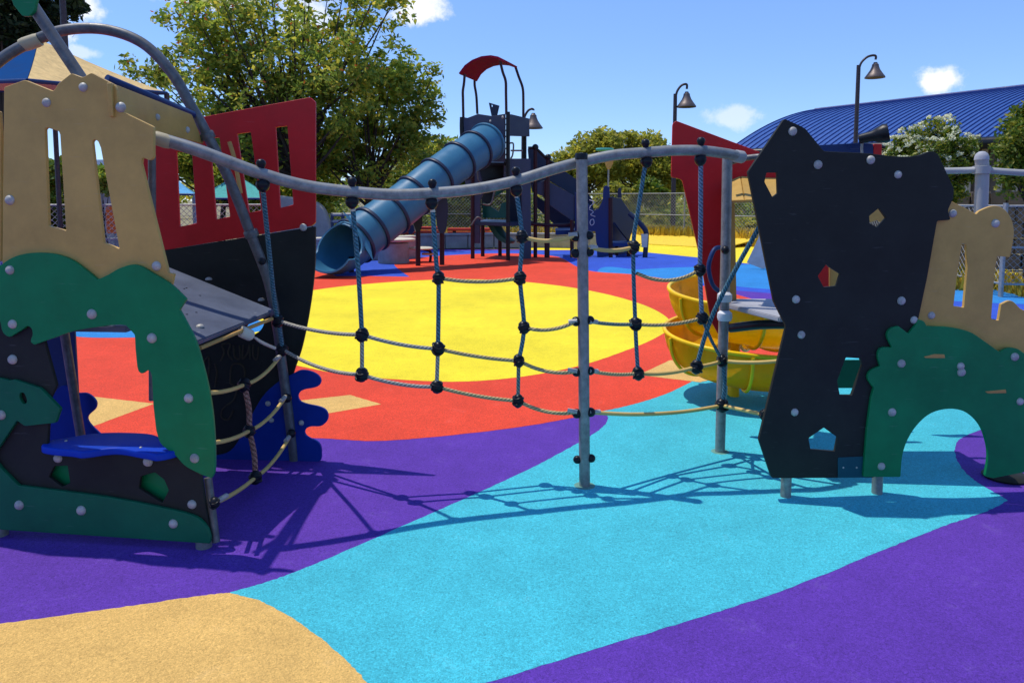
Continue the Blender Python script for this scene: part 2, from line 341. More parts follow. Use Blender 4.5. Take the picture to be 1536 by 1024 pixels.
sheet('red_ground', [(886, 620), (860, 626, 1), (780, 640, 1), (650, 655, 1), (560, 661, 1), (480, 657, 1), (380, 657, 1), (250, 665, 1), (100, 680, 1), (-120, 680, 1), (-300, 600, 1), (-150, 500, 1), (100, 440, 1), (300, 418, 1), (464, 404, 1),
      (485, 407, 1), (505, 414), (560, 414, 1), (614, 415), (597, 403, 1), (592, 395, 1), (619, 388, 1), (669, 383, 1), (760, 380, 1), (836, 385, 1), (866, 400, 1), (890, 407, 1), (954, 412, 1), (1037, 425, 1), (1100, 440, 1), (1180, 470, 1), (1205, 510, 1), (1170, 545, 1), (1100, 558, 1), (1055, 565, 1), (1000, 590, 1), (950, 606, 1)], .008, M['r_red'])
sheet('yellow_ground', sm((1006, 487), (992, 470), (950, 452), (880, 435), (800, 424), (720, 419), (640, 420), (560, 425), (500, 431), (440, 440), (370, 455), (315, 480), (330, 510), (390, 535), (450, 549), (520, 562), (600, 569), (690, 572), (780, 565), (870, 548), (940, 525), (988, 504)), .012, M['r_yellow'])
sheet('beige_ground', [(-600, 1015), (0, 935), (160, 913, 1), (300, 893, 1), (345, 888), (400, 905, 1), (470, 948, 1), (520, 990, 1), (556, 1030, 1), (610, 1110, 1), (660, 1300), (-600, 1300)], .012, M['r_beige'])
sheet('beige_star_ground', [(400, 606), (525, 592), (572, 606), (430, 630)], .012, M['r_beige'], n=4)
sheet('beige_star_point_ground', [(60, 590), (135, 594), (231, 605), (134, 641), (60, 648)], .012, M['r_beige'], n=4)
sheet('beige_tip_ground', [(958, 562), (1005, 540), (1052, 543), (1120, 556), (1050, 573)], .016, M['r_beige'], n=4)
sheet('blue_patch_ground', sm((110, 499), (125, 492), (200, 484), (320, 478), (395, 482), (398, 494), (330, 503), (200, 506), (118, 505)), .016, M['r_sky'])
# ------------------------------------------------------------------ left fortress
LF = Plane(G(-10, 806), G(305, 824))
c0 = G(150, 812); c0.z = 0
LT = thing('fortress_tower', c0, 'fortress play tower with tan battlement panel, green arch and blue seat', 'play tower')
# --- rear wall plane and hoop first
LB = Plane(G(320, 688), G(486, 692))
rp = board('rear_red_panel', [(190, 196), (301, 176), (465, 146), (473, 153), (473, 334), (467, 339), (200, 383)], LB, M['red'], LT,
      holes=[[(264, 227), (288, 231), (295, 335), (269, 340)], [(314, 208), (329, 206), (345, 325), (324, 329)], [(355, 201), (376, 198), (392, 316), (373, 319)], [(413, 191), (431, 189), (440, 307), (420, 312)]], off=-.02)
bolts([(455, 341)], LB, rp, off=.0)
rd = board('rear_dark_panel', [(473, 339.5), (472, 400, 1), (465, 460, 1), (453, 520, 1), (440, 560, 1), (432, 600, 1), (425, 690), (240, 688), (236, 377)], LB, M['dark'], LT, holes=[sm((368, 503), (374, 484), (394, 478), (394, 490), (384, 500))], off=-.02)
wv = board('wave_panel', sm((300, 689.5), (325, 689), (400, 690.5), (478, 692), (482, 678), (478, 664), (460, 654), (457, 646), (464, 640), (483, 638), (492, 626), (486, 613), (452, 603), (447, 593), (454, 585), (477, 579), (481, 569), (471, 559), (452, 555), (438, 561), (418, 572), (395, 593), (373, 630), (345, 676)), LB, M['wave'], LT, off=.0)
bolts([(452, 634), (402, 605), (407, 630)], LB, wv, s=.8)
# marker scribbles on the dark rear panel
def scribble(pts, pl, off, r, name, mat, parent): return tube(name, [pl.hit(x, y, off) for x, y in pts], r, mat, parent, seg=6, n=5)
for q in ([(331, 541), (336, 528), (333, 517), (345, 516), (342, 530), (349, 540)], [(350, 518), (352, 535), (360, 537), (359, 518)], [(365, 517), (364, 538), (372, 528), (374, 517), (375, 538)], [(380, 517), (380, 535), (386, 538), (388, 520)],
          [(305, 545), (312, 535), (314, 550), (310, 572)], [(322, 545), (325, 560), (322, 580)], [(345, 575), (347, 550), (357, 545), (366, 552), (366, 572), (356, 580), (346, 575)], [(356, 582), (350, 600), (335, 612), (332, 625), (342, 629), (350, 615)]):
    scribble(q, LB, -.0195, .006, 'scribble', M['graff'], rd)
HP = [P(442, 700, 4.45), P(427, 575, 4.42), P(407, 440, 4.36), P(376, 351, 4.3), P(345, 272, 4.24), P(311, 203, 4.18), P(287, 160, 4.15), P(258, 110, 4.13), P(215, 66, 4.12), P(160, 45, 4.1), P(100, 45, 4.07), P(50, 62, 4.05), P(0, 91, 4.0), P(-60, 150, 3.95), P(-110, 260, 3.9), P(-140, 420, 3.85), P(-155, 790, 3.8)]
HP[0].z = 0; HP[-1].z = 0
hoop = tube('hoop_pole', HP, .029, M['dsteel'], LT, seg=16, n=8)
for i, (a, b) in enumerate((((306, 208), (316, 200)), ((370, 350), (384, 351)))):
    m = P((a[0]+b[0])/2, (a[1]+b[1])/2, 4.19 if i == 0 else 4.3); ax = (HP[5]-HP[4]) if i == 0 else (HP[4]-HP[3])
    lathe('collar', [(.0, -.022), (.036, -.022), (.041, -.015), (.041, .015), (.036, .022), (0, .022)], m, M['dsteel'], hoop, axis=ax)
lathe('ball_connector', ball(.022), P(393, 392, 4.26), M['black'], hoop)
lathe('hoop_sleeve', [(0, -.05), (.033, -.05), (.036, -.03), (.036, .03), (.033, .05), (0, .05)], P(46, 64, 4.045), M['sleeve'], hoop, axis=HP[11]-HP[10])
for y, xx in ((523, 421), (599, 431), (652, 437)):
    lathe('ball_connector', ball(.027), P(xx, y-2, 4.37), M['black'], hoop)
dk = slab_mesh([P(413, 465, 4.3), P(297, 511, 3.46), P(297, 511, 3.46)+P(250, 399, 4.42)-P(413, 465, 4.3), P(250, 399, 4.42)], .03, .006)
dko = add('deck_board', dk, M['deck'], LT)
def deck_hit(x, y):
    a, b, c = P(413, 465, 4.3), P(297, 511, 3.46), P(250, 399, 4.42); n = (b-a).cross(c-a).normalized(); d = ray(x, y); return CAM+d*((a-CAM).dot(n)/d.dot(n))
for x, y, Y in ((313, 419, 4.28), (392, 450, 4.22), (300, 490, 3.72)):
    inst('bolt', BOLT, deck_hit(x, y), dko, .9)
for k in range(9):
    u, v = random.uniform(.15, .8), random.uniform(.2, .75); A_, B_, C_ = P(413, 465, 4.3), P(297, 511, 3.46), P(250, 399, 4.42)
    lathe('drain_hole', [(0, .0008), (.006, .0008), (.0065, 0)], A_+(B_-A_)*u+(C_-A_)*v*.9+Vector((0, 0, .001)), M['black'], dko, seg=8)
q0, q1 = LF.hit(-60, 480, -.05), LF.hit(215, 487, -.05); zi = 1.02
add('hidden_shade_board', slab_mesh([Vector((-3.1, q0.y+.02, zi)), Vector((-1.78, q1.y+.02, zi)), Vector((-1.78, 4.38, zi)), Vector((-3.1, 4.38, zi))], .03, .005), M['deck'], LT)  # unseen board added to block the sun and fill in the tower's shadow
# trim board under the deck front edge
tube('deck_edge_tube', [P(300, 522, 3.5), P(360, 497, 3.85), P(408, 478, 4.2)], .011, M['wood'], LT, seg=8)
lathe('rope_block', [(0, -.04), (.026, -.038), (.031, -.03), (.031, .03), (.026, .038), (0, .04)], P(369, 500, 3.9), M['cream'], LT, axis=P(383, 507, 4.0)-P(355, 494, 3.9), seg=10)
tube('rope_lashing', [P(382, 506, 4.0), P(394, 514, 4.1), P(412, 522, 4.3)], [.006, .010, .010], M['cream'], LT, seg=8)
# --- lean post seen through the arch, and the rear wave to its left
sp = Plane(P(70, 600, 4.45), P(150, 600, 4.45))
tube('lean_post', [P(96, 495, 4.36), P(121, 652, 4.36), P(133, 712, 4.36)], .026, M['dsteel'], LT, seg=14)
board('rear_upright_panel', [(50, 470), (110, 470), (122, 690), (50, 690)], sp, M['navyblue'], LT, off=-.03)
board('rear_wave_panel', sm((60, 690), (62, 610), (79, 592), (95, 578), (114, 589), (130, 590), (143, 601), (143, 612), (131, 625), (134, 635), (150, 651), (165, 668), (160, 690)), sp, M['wave'], LT, off=.0)
# --- front wall
tanp = board('tan_panel', [(6, 131), (37, 120), (80, 137), (88, 125), (107, 110), (124, 116.5), (137, 109), (171, 127), (175, 135), (176.5, 152), (174, 160), (180, 166), (230, 190), (230, 236), (225, 241), (213, 236), (211.5, 245), (250, 400), (252, 410), (261, 410), (257, 428), (254, 445), (3, 445)],
      LF, M['tan'], LT, holes=[[(67, 194), (70, 191.5), (88, 197), (90, 202), (99, 346), (72.5, 339)], [(138, 213), (141, 209), (147, 212), (151, 222), (179, 373), (155, 364)]], off=0, r=3)
bolts([(70, 154), (125, 131), (15, 300), (235, 399), (181, 161)], LF, tanp)
board('tan_side_panel', [(-140, 140), (-1, 167), (1, 200), (1, 392), (-140, 400)], LF, M['tan'], LT, off=-.03)
dkp = board('dark_panel', [(-90, 440), (80, 440), (66, 512), (84, 578), (74, 600), (70, 676), (268, 686), (301, 712), (315, 806), (300, 810), (-90, 786)], LF, M['dark'], LT,
      holes=[[(81, 699), (101, 698), (105, 724), (93, 730), (73, 715)], [(211, 714), (232, 708), (246, 719), (253, 735), (243, 754), (208, 732)]], off=-.001)
bolts([(19, 539), (87, 687), (222, 692), (288, 756)], LF, dkp)
board('backing_panel', [(40, 690), (270, 695), (285, 790), (40, 770)], LF, M['green'], LT, off=-.045, thick=.015)
grp = board('green_arch_panel', [(-80, 440), (0, 398, 1), (15, 388, 1), (33, 381.5, 1), (58, 379, 1), (84, 381.5, 1), (107, 390, 1), (127, 404, 1), (146, 419.5), (162, 412, 1), (180, 402, 1), (203, 397, 1), (228, 409.5, 1), (256, 427, 1), (279, 449), (268.5, 465), (279, 484, 1), (292, 510, 1), (305, 553, 1), (314, 593, 1), (319, 630, 1), (321.5, 670, 1), (321, 708, 1), (317, 717), (301, 711, 1), (277, 698, 1), (262, 682, 1), (241, 665, 1),
      (234, 645), (230, 610), (227.5, 564), (224, 556, 1), (218, 557, 1), (213, 560, 1), (208, 557, 1), (205.5, 549), (203, 524), (202, 502), (189, 488), (178, 487, 1), (142, 491, 1), (109, 497, 1), (80, 507, 1), (51, 517), (46, 512, 1), (48.5, 502, 1), (47, 493, 1), (41, 489, 1), (35, 493, 1), (22, 501, 1), (13, 505, 1), (4, 498, 1), (0, 482), (-80, 470)],
      LF, M['green'], LT, off=.0195, r=2.5)
bolts([(15, 405), (19, 486), (138, 471), (228, 507), (283, 597), (292, 687)], LF, grp, off=.0195)
anp = board('animal_panel', [(-90, 560), (0, 567), (15, 571), (20, 569), (60, 582), (90, 613), (83, 634), (37, 639), (25, 630.5), (0, 668), (-9, 685, 1), (0, 701), (27, 728), (82, 735, 1), (164, 746, 1), (246, 762, 1), (293, 775, 1), (309, 790, 1), (315, 806, 1), (314, 815), (0, 794), (-90, 788)], LF, M['green2'], LT,
      holes=[sm((31, 589), (36, 590), (40, 602), (36, 606), (31, 601), (29, 594))], off=.0195, r=2.5)
bolts([(2, 622), (29, 757), (122, 765), (260, 785)], LF, anp, off=.0195)
def hpoly(name, pts, z, thick, mat, parent, n=6, bevel=.008):
    q = [G(x, y, z) for x, y in smooth_path(pts, n)]; o = q[0]
    me = fill_mesh([[(p.x, p.y) for p in q]], thick/2, bevel); me.transform(Matrix.Translation((0, 0, z-thick/2)))
    return add(name, me, mat, parent, 40)
seat = hpoly('seat', sm((62, 667), (75, 660), (110, 654), (150, 648.5), (205, 648.5), (236, 653), (246, 664), (270, 669), (268, 674), (236, 681), (219, 678.5), (175, 671.5), (123, 677), (108, 675), (70, 671)), .468, .034, M['blue'], LT)
for x, y in ((99, 661), (211, 671)): inst('bolt', BOLT, G(x, y, .469), seat, .3)
for x, y in ((302, 824), (-6, 806)):
    g = G(x, y); g.z = 0; tube('foot_post', [g+Vector((0, .03, 0)), g+Vector((0, .03, .10))], .036, M['steel'], LT, seg=14, smooth=False)
tube('corner_post', [LF.hit(324, 806, -.02)+Vector((0, 0, -.02)), LF.hit(312, 716, -.05)], .018, M['dsteel'], LT, seg=12, smooth=False)
tube('inner_post', [P(228, 232, 3.62), P(229, 600, 3.62)], .018, M['dsteel'], LT, seg=12, smooth=False)
# side wall (roof panel) between the front wall and the hoop
SW = Plane(P(200, 160, 3.47), P(300, 190, 4.16))
spn = board('side_panel', [(166, 124), (288, 172), (306, 216), (228, 196), (170, 175)], SW, M['tan'], LT, off=0)
bolts([(236, 176), (281, 195)], SW, spn, s=.8)
tube('top_tube', [P(160, 118, 3.5), P(230, 147, 3.72), P(289, 172, 4.12)], .020, M['navyblue'], LT)
tube('lower_tube', [P(236, 204, 3.5), P(280, 214, 3.85), P(322, 228, 4.2)], .014, M['dsteel'], LT)
mast = tube('mast', [P(46, 4, 3.62), P(118, 112, 3.6), P(150, 160, 3.58)], .028, M['dsteel'], LT, seg=14)
lf = Plane(P(0, 0, 3.6), P(60, 0, 3.6)); board('leaf_flag', [(8, -30), (20, 8), (33, 24), (43, 25), (51, 17), (62, -30)], lf, M['green'], mast, off=.03)
tube('hand_grip', [P(344, 213, 4.35), P(352, 240, 4.35), P(361, 290, 4.35)], .012, M['wood'], LT)
# rope steps between the front wall and the hoop
KN = None
def knot_mesh():
    bm = bmesh.new(); bmesh.ops.create_icosphere(bm, subdivisions=3, radius=1.0)
    for v in bm.verts:
        c = v.co; k = 1+.10*math.cos(6*math.atan2(c.y, c.x))*(1-abs(c.z))+.09*math.cos(9*c.z)
        tp = 1-.22*min(0, c.z)**2*(-1 if c.z < 0 else 1)-(.38*c.z*c.z if c.z < 0 else 0); v.co = Vector((c.x*.033*k*tp, c.y*.029*k*tp, c.z*.040))
    for a in (0, 1):
        pass
    me = bpy.data.meshes.new('knot'); bm.to_mesh(me); bm.free(); me.materials.append(M['black'])
    rg = []
    for dz, rx in ((-.016, .029), (.014, .030)):
        pts = [Vector((rx*math.cos(t), rx*.9*math.sin(t), dz+.006*math.sin(2*t))) for t in np.linspace(0, 2*math.pi, 17)]
        rg.append(tube_mesh(pts, .006, seg=6, n=2, cap=False))
    j = join_meshes([me.copy()]+rg); j.materials.append(M['black'])
    j.polygons.foreach_set('use_smooth', [True]*len(j.polygons)); return j
KN = knot_mesh()
def knot(at, parent, s=1.0): return inst('rope_connector', KN, at, parent, s*random.uniform(.94, 1.06), (random.uniform(-.3, .3), random.uniform(-.35, .35), random.uniform(0, 6)))
def rope(pts, mat, parent, r=.0095, name='rope', **kw):
    o = tube(name, pts, r, mat, parent, seg=10, n=6, **kw); return o
k1, k2, k3 = P(366, 577, 3.98), P(374, 646, 3.98), P(383, 716, 3.9)
H1, H2, H3 = P(420, 534, 4.33), P(429, 594, 4.36), P(436, 652, 4.37)
E1, E2, E3 = LF.hit(308, 589, -.03), LF.hit(318, 664, -.03), LF.hit(322, 754, -.03)
def sag(a, b, d, m=3): return [a.lerp(b, t)-Vector((0, 0, d*4*t*(1-t))) for t in np.linspace(0, 1, m+2)]
for a, k, h in ((E1, k1, H1), (E2, k2, H2), (E3, k3, H3)):
    rope(sag(a, k, .012), M['rope_hose'], LT, .011, 'step_rope'); rope(sag(k, h, .03), M['rope_hose'], LT, .011, 'step_rope')
    tube('ferrule', [h.lerp(k, .16), h.lerp(k, .02)], .013, M['bolt'], LT, seg=10, smooth=False)
    knot(k, LT, 1.0)
tube('ferrule', [E3.lerp(k3, .0), E3.lerp(k3, .25)], .013, M['bolt'], LT, seg=10, smooth=False); knot(E3, LT, .75)
rope([k1, k1.lerp(k2, .5)+Vector((.012, 0, 0)), k2], M['rope_red'], LT, .015, 'tie_rope'); rope([k2, k2.lerp(k3, .5)+Vector((.01, 0, 0)), k3], M['rope_red'], LT, .015, 'tie_rope')
# ------------------------------------------------------------------ rope net and its rail
pb = G(877, 728); pb.z = 0; YP = pb.y
NET = thing('rope_net_bridge', pb, 'wavy grey rail on a central steel post with hanging rope net between two play towers', 'rope net')
rail = [(240, 208, 3.52), (300, 227, 3.56), (393, 261, 3.64), (460, 279, 3.71), (530, 288, 3.78), (590, 292, 3.83), (648, 290, 3.88), (710, 284, 3.94), (775, 271, 4.0), (830, 254, 4.07), (872, 243, 4.13), (920, 233, 4.15), (968, 229, 4.17), (1010, 226, 4.19), (1050, 226, 4.2), (1085, 230, 4.24), (1106, 234, 4.28)]
RP = [P(*a) for a in rail]
rl = tube('top_rail', RP, [.030]*len(RP), M['steel'], NET, seg=18, n=8)
lathe('rail_sleeve', [(0, -.045), (.028, -.045), (.033, -.03), (.034, .015), (.030, .04), (0, .042)], P(243, 210, 3.52), M['sleeve'], rl, axis=RP[1]-RP[0])
lathe('rail_sleeve', [(0, -.04), (.03, -.04), (.036, -.02), (.036, .025), (.03, .035), (0, .04)], P(1108, 235, 4.29), M['paintgrey'], rl, axis=RP[-1]-RP[-2])
post = tube('support_post', [pb, P(875, 480, YP), P(872.5, 233, YP)], .031, M['steel'], NET, seg=18)
lathe('post_cap', [(0, -.02), (.034, -.02), (.035, .006), (.03, .014), (0, .017)], P(872, 234, YP), M['black'], post)
M['stain'] = stone('footing_stain', (.12, .28, .22), 40)
lathe('footing_ring', [(0, .002), (.045, .002), (.058, .001), (.062, 0)], pb, M['stain'], post)
BALLM = lathe_mesh(ball(.026), 14); BALLM.materials.append(M['black']); BALLM.polygons.foreach_set('use_smooth', [True]*len(BALLM.polygons))
for y in (353, 378, 480, 556, 618, 687):
    for s in (-1, 1): inst('ball_connector', BALLM, P(874.5+(y-480)*.009+s*10.5, y+(2 if s < 0 else 0), YP-.004), post, random.uniform(.9, 1.08))
CLAMP = lathe_mesh([(0, .079), (.012, .077), (.0205, .070), (.024, .058), (.021, .046), (.016, .036), (.013, .0), (.016, -.022), (.03, -.028), (.0345, -.042), (.033, -.056), (.026, -.07), (.012, -.082), (0, -.085)], 18)
CLAMP.materials.append(M['black']); CLAMP.polygons.foreach_set('use_smooth', [True]*len(CLAMP.polygons))
def lerpY(x):
    for a, b in zip(rail, rail[1:]):
        if a[0] <= x <= b[0]: return a[2]+(b[2]-a[2])*(x-a[0])/(b[0]-a[0])
    return rail[-1][2]
cols = {
 'a': [(393, 272), (402, 360), (412, 455), (417, 481), (424, 524)],
 'b': [(528, 300), (537, 400), (543, 502), (543, 562)],
 'c': [(648, 302), (655, 400), (658, 417), (657, 523), (655, 580)],
 'd': [(774, 285), (783, 355), (780, 417), (786, 491), (778, 541), (777, 601)],
 'e': [(969, 240), (958, 310), (950, 371), (953, 486), (957, 560)],
 'f': [(1051, 238), (1051, 330), (1050, 405), (1053, 477)]}
colY = {'a': (3.64, 4.36), 'b': (3.78, 3.95), 'c': (3.88, 4.0), 'd': (4.0, 4.1), 'e': (4.17, 4.25), 'f': (4.2, 4.35)}
CP = {}
for k, pts in cols.items():
    y0, y1 = pts[0][1], pts[-1][1]; Ya, Yb = colY[k]
    CP[k] = [P(x, y, Ya+(Yb-Ya)*(y-y0)/(y1-y0)) for x, y in pts]
    x0 = pts[0][0]; at = P(x0, dict(a=263, b=289, c=291, d=272, e=230, f=227)[k], lerpY(x0)); inst('rail_clamp', CLAMP, at, rl, 1.0, (0, random.uniform(-.08, .08), 0))
    q = CP[k]; tube('rope_end', [q[0]+(q[0]-q[1])*.02, q[0].lerp(q[1], .35 if k in 'bc' and False else .16)], .013, M['cream'] if k != 'f' else M['bolt'], NET, seg=10, smooth=False)
for k in 'abcdef':
    q = CP[k]; nk = {'a': 2, 'b': 1, 'c': 2, 'd': 4, 'e': 3, 'f': 3}[k]
    vm = dict(a='rope_blue', b='rope_blue', c='rope_blue', d='rope_blue', e='rope_blue', f='rope_mix')[k]
    cut = {'a': 4, 'b': 2, 'c': 3, 'd': 4, 'e': 4, 'f': 3}[k]
    rope(q[:cut+1], M[vm], NET, .0125 if k != 'f' else .0135, 'hanging_rope')
    if cut < len(q)-1: rope(q[cut:], M['rope_grey'] if k in 'bc' else M['rope_tealtan'], NET, .011, 'hanging_rope')
for k, idx in (('a', (3, 4)), ('b', (2, 3)), ('c', (2, 3, 4)), ('d', (1, 2, 3, 4, 5)), ('e', (2, 3, 4)), ('f', (2, 3))):
    for i in idx: knot(CP[k][i], NET, 1.06)
RPb = G(1080, 677); RPb.z = 0; YR = RPb.y
g1 = P(1045, 550, 4.42); g2 = P(1084, 541, YR-.06); g3 = P(1083, 608, YR-.06); g4 = P(1147, 622, 4.1)
for p in (g1, g2, g3): knot(p, NET, 1.15)
knot(g4, NET, .9)
PL_ = lambda y: P(866, y, YP-.02); PR_ = lambda y: P(884, y, YP-.02)
segs = [(CP['a'][3], CP['b'][2], .02, 'rope_grey'), (CP['a'][4], CP['b'][3], .035, 'rope_grey'), (CP['b'][2], CP['c'][3], .014, 'rope_grey'), (CP['b'][3], CP['c'][4], .018, 'rope_grey'),
  (CP['c'][2], CP['d'][2], .02, 'rope_tan'), (CP['c'][3], CP['d'][4], .01, 'rope_tan'), (CP['c'][4], CP['d'][5], .012, 'rope_tan'), (CP['d'][1], PL_(352), .028, 'rope_hose'), (CP['d'][3], PL_(481), .03, 'rope_tan'),
  (CP['d'][4], PL_(557), .03, 'rope_tan'), (CP['d'][5], PL_(618), .03, 'rope_tan'), (PR_(371), CP['e'][2], .018, 'rope_hose'), (PR_(482), CP['e'][3], .008, 'rope_tealtan'), (PR_(556), CP['e'][4], .012, 'rope_tan'),
  (P(955, 410, 4.2), CP['f'][2], .05, 'rope_tan'), (CP['e'][3], CP['f'][3], .02, 'rope_tan'), (CP['e'][4], g1, .018, 'rope_hose'), (g1, g2, .005, 'rope_hose'), (PR_(618), g3, .03, 'rope_hose'), (g3, g4, .0, 'rope_hose'), (g2, P(1170, 541, 4.3), .01, 'rope_hose')]
for a, b, d, mt in segs:
    rope(sag(a, b, d), M[mt], NET, .0115 if 'hose' in mt else .0105, 'cross_rope')
for y in (352, 481, 557, 618):
    a = PL_(y); b = {352: CP['d'][1], 481: CP['d'][3], 557: CP['d'][4], 618: CP['d'][5]}[y]
    tube('ferrule', [a, a.lerp(b, .16)], .013, M['bolt'], NET, seg=10, smooth=False)
for y in (371, 482, 556, 618):
    a = PR_(y); b = {371: CP['e'][2], 482: CP['e'][3], 556: CP['e'][4], 618: g3}[y]
    tube('ferrule', [a, a.lerp(b, .16 if y < 600 else .07)], .013, M['bolt'], NET, seg=10, smooth=False)
rope([P(1142, 335, 4.2), P(1100, 410, 4.28), P(1070, 470, 4.35), P(1055, 512, 4.4), g1], M['rope_blue'], NET, .0135, 'hanging_rope')
rope([CP['f'][3], P(1067, 510, 4.5), g2], M['rope_blue'], NET, .010, 'hanging_rope'); rope([g2, P(1087, 575, YR-.07), g3], M['rope_blue'], NET, .0125, 'hanging_rope')
# ------------------------------------------------------------------ right tower
RF = Plane(G(1182, 748), G(1320, 743))
rc = G(1300, 745); rc.z = 0
RT = thing('rock_fortress_tower', rc, 'play tower with tall black pierced rock panel beside a green cave arch', 'play tower')
dpr = board('rock_panel', [(1176.5, 178), (1203, 190), (1209, 194), (1236, 227), (1300, 230, 1), (1350, 235, 1), (1378, 233, 1), (1397, 227, 1), (1407, 231), (1412, 241), (1431, 283), (1430, 298), (1422, 315), (1426, 330), (1406, 331), (1391, 416), (1378, 477), (1362, 502), (1340, 520), (1330, 600), (1312, 716), (1158, 717), (1138.5, 659), (1179.5, 489), (1161, 452), (1122, 258)], RF, M['dark'], RT,
   holes=[[(1150, 259), (1166, 259), (1167, 290), (1159, 296), (1147, 273)], [(1319, 312), (1330, 327), (1316, 341), (1305, 335), (1304, 324)], [(1240, 396), (1245, 401), (1261, 411), (1255, 429), (1236, 431), (1227, 414)], [(1269, 536), (1291, 537.5), (1294, 548), (1278, 592.5), (1260, 592.5), (1256, 571)], [(1236, 641), (1257, 656), (1253, 677), (1216, 674), (1213, 657)]], off=0, thick=.022, r=3)
bolts([(1189, 197), (1227, 247), (1306, 240), (1347, 262), (1194, 449), (1352, 451), (1202, 502), (1192, 618), (1371, 480)], RF, dpr)
tp = board('patch_plate', [(1257, 686), (1300, 684), (1300, 716), (1257, 716)], RF, M['teal'], RT, off=.004, thick=.004, bevel=.001)
bolts([(1265, 701), (1285, 701)], RF, tp, off=.004, s=.25)
tnr = board('tan_panel', [(1416, 304), (1428, 302), (1464.5, 321), (1470, 316, 1), (1489, 309, 1), (1502, 311, 1), (1515, 324, 1), (1521, 347, 1), (1517, 378), (1515, 386), (1496, 384), (1492, 410), (1487, 478), (1498, 481), (1502, 456), (1517, 451, 1), (1533, 464, 1), (1560, 470), (1570, 545), (1400, 520), (1377, 495), (1376, 478), (1400, 330)], RF, M['tan'], RT,
   holes=[[(1443.4, 365), (1450, 366.5), (1451.5, 400), (1446, 461), (1430.5, 459), (1436, 410)]], off=-.0235, r=2.5)
bolts([(1429, 320), (1493, 335), (1397, 473)], RF, tnr, off=-.0235)
gnr = board('green_cave_panel', [(1390, 489), (1386, 482, 1), (1378, 479), (1374, 487, 1), (1363, 500.5), (1348, 489), (1336, 493, 1), (1331, 503, 1), (1338, 521), (1322, 522, 1), (1317, 533, 1), (1320.5, 549), (1306, 556, 1), (1302, 567, 1), (1311, 582), (1307, 596), (1301, 640), (1295, 715), (1351, 715), (1353, 688, 1), (1359, 665, 1), (1373.5, 640, 1), (1396, 620, 1), (1424.5, 613, 1), (1450, 618.5, 1), (1470, 637, 1), (1480, 662.5, 1), (1482.5, 685, 1), (1478, 714), (1490, 717), (1536, 708), (1610, 704), (1610, 560),
   (1560, 545), (1536, 529.5, 1), (1526, 523, 1), (1512, 522, 1), (1499.5, 528), (1478, 512.5, 1), (1455.5, 498, 1), (1427, 491, 1), (1402, 489.5, 1)], RF, M['green'], RT, off=.0195, r=2.5)
bolts([(1352, 545), (1338, 618), (1322, 699), (1441, 549), (1442, 558), (1522, 535), (1530, 602)], RF, gnr, off=.0195)
for q in ([(1386, 535), (1402, 531), (1417, 531.5), (1418, 537), (1389, 537)], [(1478, 587), (1509, 584), (1510, 589.5), (1482, 590)]):
    board('finger_hold', q, RF, M['wood'], gnr, off=.0225, thick=.012, r=1)
for x, yb in ((1182, 748), (1320, 743)):
    g = G(x, yb); g.z = 0; g += Vector((0, .034, 0)); tube('leg', [g, g+Vector((0, 0, .55))], .028, M['steel'], RT, seg=16, smooth=False)
g = G(1512, 716); tube('leg', [Vector((g.x, g.y+.05, 0)), Vector((g.x, g.y+.05, .5))], .028, M['steel'], RT, seg=16, smooth=False)
lathe('foot_pad', [(0, 0), (.11, 0), (.12, .012), (.10, .03), (0, .035)], G(1518, 722)+Vector((0, .06, 0)), M['dark'], RT)
cp = tube('corner_post', [RPb, P(1083, 560, YR), P(1088, 400, YR), P(1091, 234, YR)], .031, M['steel'], RT, seg=18)
for y in (446, 474): lathe('post_collar', [(0, -.03), (.04, -.028), (.046, -.01), (.044, .02), (.03, .034), (0, .036)], P(1087, y, YR-.02), M['white'], cp)
lathe('ball_connector', ball(.026), P(1088, 375, YR-.03), M['black'], cp)
lathe('footing_ring', [(0, .002), (.045, .002), (.055, .001), (.058, 0)], RPb, M['stain'], cp)
RB = Plane(P(1000, 300, 4.98), P(1200, 300, 4.98))
rrd = board('rear_red_panel', [(1009, 186), (1014, 181), (1150, 232), (1250, 268), (1250, 300), (1096, 300), (1094, 492), (1078, 502), (1066, 480), (1052, 395), (1024, 272), (1020, 268), (1007, 266)], RB, M['red'], RT, off=0, r=3)
for q in ([(1087, 249, 5.25), (1107, 245, 5.2), (1116, 300, 4.62), (1088, 301, 4.7)], [(1108.5, 245, 5.2), (1160, 238, 5.3), (1175, 298, 4.68), (1117.5, 300, 4.62)]):
    add('sloped_panel', slab_mesh([P(*c) for c in q], .018, .003), M['tan'], RT, 30)
tube('upper_tube', [P(1088, 246, 4.74), P(1120, 237, 4.7), P(1180, 232, 4.6)], .019, M['dsteel'], RT); tube('lower_tube', [P(1086, 301, 4.75), P(1130, 300, 4.72), P(1190, 300, 4.65)], .017, M['paintgrey'], RT)
bp_ = Plane(P(1090, 400, 4.9), P(1104, 400, 4.9)); board('rear_tan_post', [(1093, 300), (1102, 300), (1105, 452), (1093, 452)], bp_, M['wood'], RT)
tb = Plane(P(1200, 330, 5.1), P(1400, 330, 5.1))
board('rear_wall_panel', [(1290, 260), (1345, 260), (1345, 352), (1317, 330), (1290, 338)], tb, M['tan'], RT); board('rear_wall_panel', [(1244, 380), (1280, 380), (1280, 440), (1244, 440)], tb, M['tan'], RT, off=-.04); board('rear_slat_panel', [(1215, 380), (1243.5, 380), (1243.5, 440), (1215, 440)], tb, M['red'], RT)
board('rear_green_panel', [(1250, 540), (1310, 540), (1300, 582), (1250, 582)], tb, M['green2'], RT)
zd = P(1101, 448, 4.98).z
def zc_(p): return Vector((p.x, p.y, zd))
